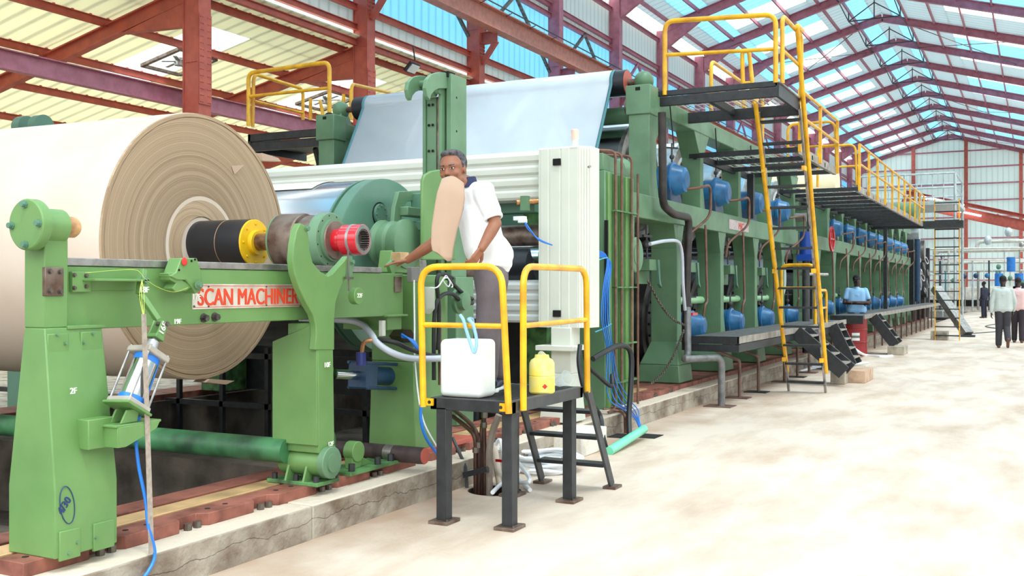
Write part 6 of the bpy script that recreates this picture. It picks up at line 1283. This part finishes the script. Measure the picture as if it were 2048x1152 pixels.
m = MB(); dR = (A(775, 528, 7.2)-wrR); hand_into(m, wrR, dR, (0, 0, -1), 1.0, .12, .25, side=-1); m.build('hand', SKIN, t, remesh=.0035)
m = MB(); dL = A(950, 516, 6.62)-wrL; hand_into(m, wrL, (dL.normalized()*.8+UP*-.5+RT*-.3), -RT*.6+FW*.6, 1.0, .7, .05, side=1); m.build('hand', SKIN, t, remesh=.0035)
eyes(t, q, HR, 1.1)
m = MB(); m.ball(q(0, -.034, .052), 0.1*1.1, (.84, .92, .84), 24, 16, HR); m.ball(q(0, .01, .105), .055, (1.25, 1.15, .5), 16, 10, HR)
for a in (-1, 1): m.ball(q(.07*a, -.005, .035), .036, (.35, .8, 1.1), 12, 8, HR)
m.ball(q(0, -.06, -.01), .06, (1.05, .7, 1.0), 14, 10, HR)
hair = m.build('hair', HAIR, t, remesh=.006)
m = MB(); m.caps(q(-.03, .093, -.043), .0045, q(0, .101, -.040), .006, 8); m.caps(q(0, .101, -.040), .006, q(.03, .093, -.043), .0045, 8); m.build('moustache', HAIR, t, whole=True)
m = MB(); m.caps(q(-.018, .0945, -.057), .0042, q(.018, .0945, -.057), .0042, 8); m.build('teeth', mat('teeth', (232, 224, 212), .4, var=0), t, whole=True)
# shirt
m = MB(); m.caps(nb+V(0, 0, -.035), .068, chest+V(0, 0, .03), .135, 20); m.caps(chest, .14, lerp(chest, hip, .5), .142, 20); m.caps(shL, .066, shR, .066, 20); m.caps(lerp(shL, chest, .15), .072, lerp(shL, elL, .62), .066, 18); m.caps(shR, .064, lerp(shR, elR, .45), .062, 18)
belly = lerp(chest, hip, .5)
m.caps(lerp(shL, shR, .35)+V(0, 0, -.03), .085, belly+FW*-.03, .122, 20); m.caps(lerp(shL, shR, .75)+V(0, 0, -.03), .08, belly+FW*.05, .115, 20); m.caps(belly, .13, hip+V(0, 0, .13)+RT*.01, .135, 20)
m.lathe(hip+V(0, 0, .085), (0, 0, 1), [(0, .14), (.02, .145), (.14, .135)], 24); m.caps(belly+RT*.07, .10, hip+V(0, 0, .17)+RT*.055, .10)
m.build('shirt', SHIRTW, t, remesh=.009)
m = MB(); c = lerp(shL, elL, .62)+(elL-shL).normalized()*.045; m.lathe(c, (elL-shL), [(-.02, .06), (.0, .064), (.012, .062), (.013, .05), (-.02, .05)], 20, closed=True); m.build('sleeve_hem', SHIRTW, t)
m = MB(); m.lathe(nb+V(0, 0, -.004)+RT*.005, (hc_-nb)*.3+UP*.2, [(-.02, .08), (.045, .07), (.05, .06), (-.02, .06)], 24, closed=True); m.build('dark_collar', mat('dark_blue_collar', (44, 50, 84), .8, var=.1), t)
m = MB(); c = A(924, 412, 6.80); m.ball(c, .03, (.4, .5, 1.2)); m.build('blue_print', mat('shirt_blue', (40, 60, 170), .8, var=0), t)
# trousers
m = MB(); m.caps(hip+V(0, 0, .08), .118, hip+V(0, 0, -.02), .118, 20)
for a, b_, c in ((hipL, kneeL, ankL), (hipR, kneeR, ankR)): m.caps(a, .108, b_, .084, 20); m.caps(b_, .084, c+V(0, 0, .02), .074, 20)
m.build('trousers', TROU, t, remesh=.009)
# shoes: toes toward the left
SH = mat('dark_shoe', (34, 38, 58), .4, var=.2, sc=20)
for c0, w_ in ((ankL, 6.9), (ankR, 7.1)):
    d = V(-.86, -.5, 0) if c0 is ankL else V(.2, -.95, 0); b0 = V(c0.x, c0.y, PZ+.035)
    m = MB(); m.caps(b0-d*.03+V(0, 0, .03), .042, b0+d*.07+V(0, 0, .005), .04, 14); m.caps(b0+d*.07, .038, b0+d*.155+V(0, 0, -.005), .032, 14); m.caps(b0-d*.02+V(0, 0, .02), .042, b0+V(0, 0, .06), .036, 14); m.build('shoe', SH, t, remesh=.007)
    m = MB(); m.caps(V(b0.x, b0.y, PZ+.012)-d*.04, .041, V(b0.x, b0.y, PZ+.012)+d*.16, .036, 16)
    for i, v in enumerate(m.v): m.v[i] = (v[0], v[1], min(max(v[2], PZ+.001), PZ+.022))
    m.build('sole', WHITE, t)
# the sheet of brown paper he holds and a pad under his arm
rows = [((884, 357), (906, 352), (928, 366)), ((874, 385), (900, 384), (930, 398)), ((868, 420), (895, 420), (924, 430)), ((863, 455), (888, 458), (914, 462)), ((862, 486), (885, 492), (907, 496)), ((864, 500), (884, 509), (905, 514)), ((884, 512), (894, 522), (904, 521))]
vs = []
for j, rw in enumerate(rows):
    pts = smoothpath([A(rw[0][0], rw[0][1], 6.74), A(rw[1][0], rw[1][1], 6.73), A(rw[2][0], rw[2][1], 6.76)], 5); vs += pts
n_ = len(smoothpath([V(0, 0, 0), V(1, 0, 0), V(2, 0, 0)], 5)); m = MB(); m.add(vs, [(j*n_+i, j*n_+i+1, (j+1)*n_+i+1, (j+1)*n_+i) for j in range(len(rows)-1) for i in range(n_-1)])
one(m, 'paper_sheet', KRAFT, 'curved strip of brown paper held in front of the white t-shirt', 'paper', solid=.0015)
m = MB(); m.add([A(958, 446, 6.80), A(984, 440, 6.80), A(968, 506, 6.74), A(945, 512, 6.74), A(958, 446, 6.82), A(984, 440, 6.82), A(968, 506, 6.76), A(945, 512, 6.76)], [(0, 1, 2, 3), (7, 6, 5, 4), (0, 4, 5, 1), (1, 5, 6, 2), (2, 6, 7, 3), (3, 7, 4, 0)]); one(m, 'note_pad', WHITE, 'white note pad pressed under the worker\'s bent arm', 'note pad')
# ---------------- people farther away
def man(label, base, head, H, pose, shirt, trou, skin=SKIND, hat=None, cap=None, wide=1.0, long_sleeve=False):
    """H = standing height, head = heading angle (0 looks along +Y)"""
    t = T('person', label, 'person', base); s = H/1.75; b0 = Vector(base)
    f = V(-math.sin(head), math.cos(head), 0); r = V(math.cos(head), math.sin(head), 0)
    L = lambda a, b_, c: b0+(r*a*wide+f*b_+UP*c)*s
    hc = L(0, .02+pose.get('lean', 0), 1.635); q_ = None
    m = MB(); q_, R = head_into(m, hc, f+UP*-.05, UP, s)
    m.caps(L(0, 0, 1.56), .055*s, L(0, 0, 1.44), .06*s); m.caps(L(-.15, 0, 1.40), .055*s, L(.15, 0, 1.40), .055*s); m.caps(L(0, 0, 1.3), .092*s, L(0, 0, .98), .092*s); m.caps(L(-.08, 0, .92), .075*s, L(.08, 0, .92), .075*s)
    J = {}
    for a in (-1, 1):
        ar = pose['arm'][(a+1)//2]; e, w_ = L(*ar[0]), L(*ar[1]); sh = L(.18*a, 0, 1.40); J[a] = (sh, e, w_)
        m.caps(sh, .05*s, e, .038*s); m.caps(e, .038*s, w_, .026*s); hand_into(m, w_, (w_-e), f*.3-r*a, s, .45, .1, side=-a)
    LG = {}
    for a in (-1, 1):
        lg = pose['leg'][(a+1)//2]; k, an = L(*lg[0]), L(*lg[1]); hp = L(.09*a, 0, .92); LG[a] = (hp, k, an, lg[2]); m.caps(hp, .085*s, k, .055*s); m.caps(k, .055*s, an, .04*s); tt = an+(f*math.cos(lg[2])-UP*math.sin(lg[2]))*.06*s; m.caps(an, .036*s, tt, .03*s)
    m.build('body', skin, t, remesh=.011)
    m = MB(); m.caps(L(0, 0, 1.44), .075*s, L(0, 0, 1.3), .13*s, 16); m.caps(L(-.16, 0, 1.39), .072*s, L(.16, 0, 1.39), .072*s, 16)
    for a in (-.09, -.045, 0, .045, .09): m.caps(L(a, 0, 1.34), .118*s, L(a, 0, 1.0), .124*s, 16)
    m.caps(L(-.1, 0, .96), .122*s, L(.1, 0, .96), .122*s, 16)
    for a in (-1, 1): sh, e, w_ = J[a]; m.caps(sh, .07*s, lerp(sh, e, 1.0 if long_sleeve else .6), .058*s, 14); (m.caps(e, .058*s, lerp(e, w_, .9), .045*s, 14) if long_sleeve else None)
    m.build('shirt', shirt, t, remesh=.013)
    m = MB(); m.caps(L(-.07, 0, .97), .12*s, L(.07, 0, .97), .12*s, 16)
    for a in (-1, 1): hp, k, an, _ = LG[a]; m.caps(hp, .105*s, k, .082*s, 16); m.caps(k, .082*s, an+V(0, 0, .02), .072*s, 16)
    m.build('trousers', trou, t, remesh=.013)
    for a in (-1, 1):
        hp, k, an, tilt = LG[a]; dd = (f*math.cos(tilt)-UP*math.sin(tilt)); nn = (UP*math.cos(tilt)+f*math.sin(tilt)); c = an-nn*.045*s
        m = MB(); m.caps(c-dd*.04*s, .042*s, c+dd*.15*s, .036*s, 12); m.build('shoe', BRNSHOE, t, remesh=.012)
    if cap:
        m = MB(); m.ball(q_(0, -.012, .045), .1*s, (.86, 1.04, .82), 20, 14, R); m.bar(q_(0, .06, .05), q_(0, .15, .035), .13*s, .014*s); m.build('cap', cap, t, remesh=.01)
    else:
        m = MB(); m.ball(q_(0, -.022, .045), .1*s, (.83, .98, .87), 20, 14, R); m.build('hair', mat('black_hair', (26, 24, 26), .8, var=.3, sc=50), t)
    eyes(t, q_, R, s)
    return t
BRNSHOE = mat('brown_shoe', (104, 66, 48), .5, var=.2)
stand = {'leg': (((-.1, .02, .5), (-.11, 0, .08), 0), ((.1, .02, .5), (.12, 0, .08), 0))}
pose = dict(stand); pose['arm'] = (((-.27, .08, 1.12), (.10, .24, 1.14)), ((.27, .08, 1.12), (-.10, .27, 1.10)))
c = P(1712, 700, z=0); y_ = 25.3; c = P(1713, 640, y=y_)
man('bearded man in light blue t-shirt standing with arms crossed behind the red drum', (c.x, y_, 0), math.radians(196), 1.80, pose, mat('light_blue_cotton', (150, 196, 240), .85, var=.06), mat('black_trousers', (30, 32, 40), .85, var=.1), cap=mat('black_cap', (24, 24, 30), .8, var=.1), wide=1.05)
c = P(2006, 696, z=0)
pose = {'arm': (((-.26, -.03, 1.12), (-.27, -.02, .86)), ((.27, .02, 1.12), (.25, .12, .9))), 'leg': (((-.09, .04, .49), (-.1, .03, .08), 0), ((.09, .02, .5), (.1, -.26, .2), 1.15)), 'lean': .02}
man('man walking away in pale grey shirt and dark trousers, on the right of the aisle', (c.x, c.y, 0), math.radians(4), 1.80, pose, mat('pale_grey_shirt', (196, 204, 200), .85, var=.06, bump=.3, bsc=8), mat('charcoal_trousers', (62, 58, 64), .85, var=.1), wide=.95, long_sleeve=True)
c = P(2026, 690, z=0)
pose2 = {'arm': (((-.24, -.0, 1.12), (-.22, .08, .88)), ((.32, .05, 1.15), (.42, .16, 1.0))), 'leg': (((-.09, .06, .5), (-.1, .1, .08), 0), ((.09, -.02, .5), (.1, -.1, .08), 0))}
man('man in pale pink shirt walking just beyond the grey shirted man', (c.x+.1, c.y+1.3, 0), math.radians(-4), 1.78, pose2, mat('pale_pink_shirt', (232, 190, 188), .85, var=.05), mat('dark_brown_trousers', (52, 44, 50), .85, var=.1), long_sleeve=True)
c = P(1968, 636, z=0)
pose3 = {'arm': (((-.22, -.05, 1.12), (-.2, .06, .95)), ((.26, -.1, 1.15), (.2, .05, .98))), 'leg': (((-.12, -.02, .5), (-.16, -.05, .08), 0), ((.13, .04, .5), (.2, .05, .08), 0))}
man('far man in dark navy overalls standing near the grey tank wall', (c.x, c.y, 0), math.radians(60), 1.82, pose3, mat('navy_overall', (32, 34, 54), .85, var=.1), mat('navy_overall_legs', (30, 32, 50), .85, var=.1), long_sleeve=True)
c = P(2046, 642, z=0)
man('man in navy overalls and green cap at the right edge of the picture', (c.x, c.y, 0), math.radians(80), 1.82, pose3, mat('navy_overall_top', (36, 38, 62), .85, var=.1), mat('navy_work_legs', (34, 36, 56), .85, var=.1), cap=mat('green_cap', (72, 130, 112), .7, var=.1), long_sleeve=True)
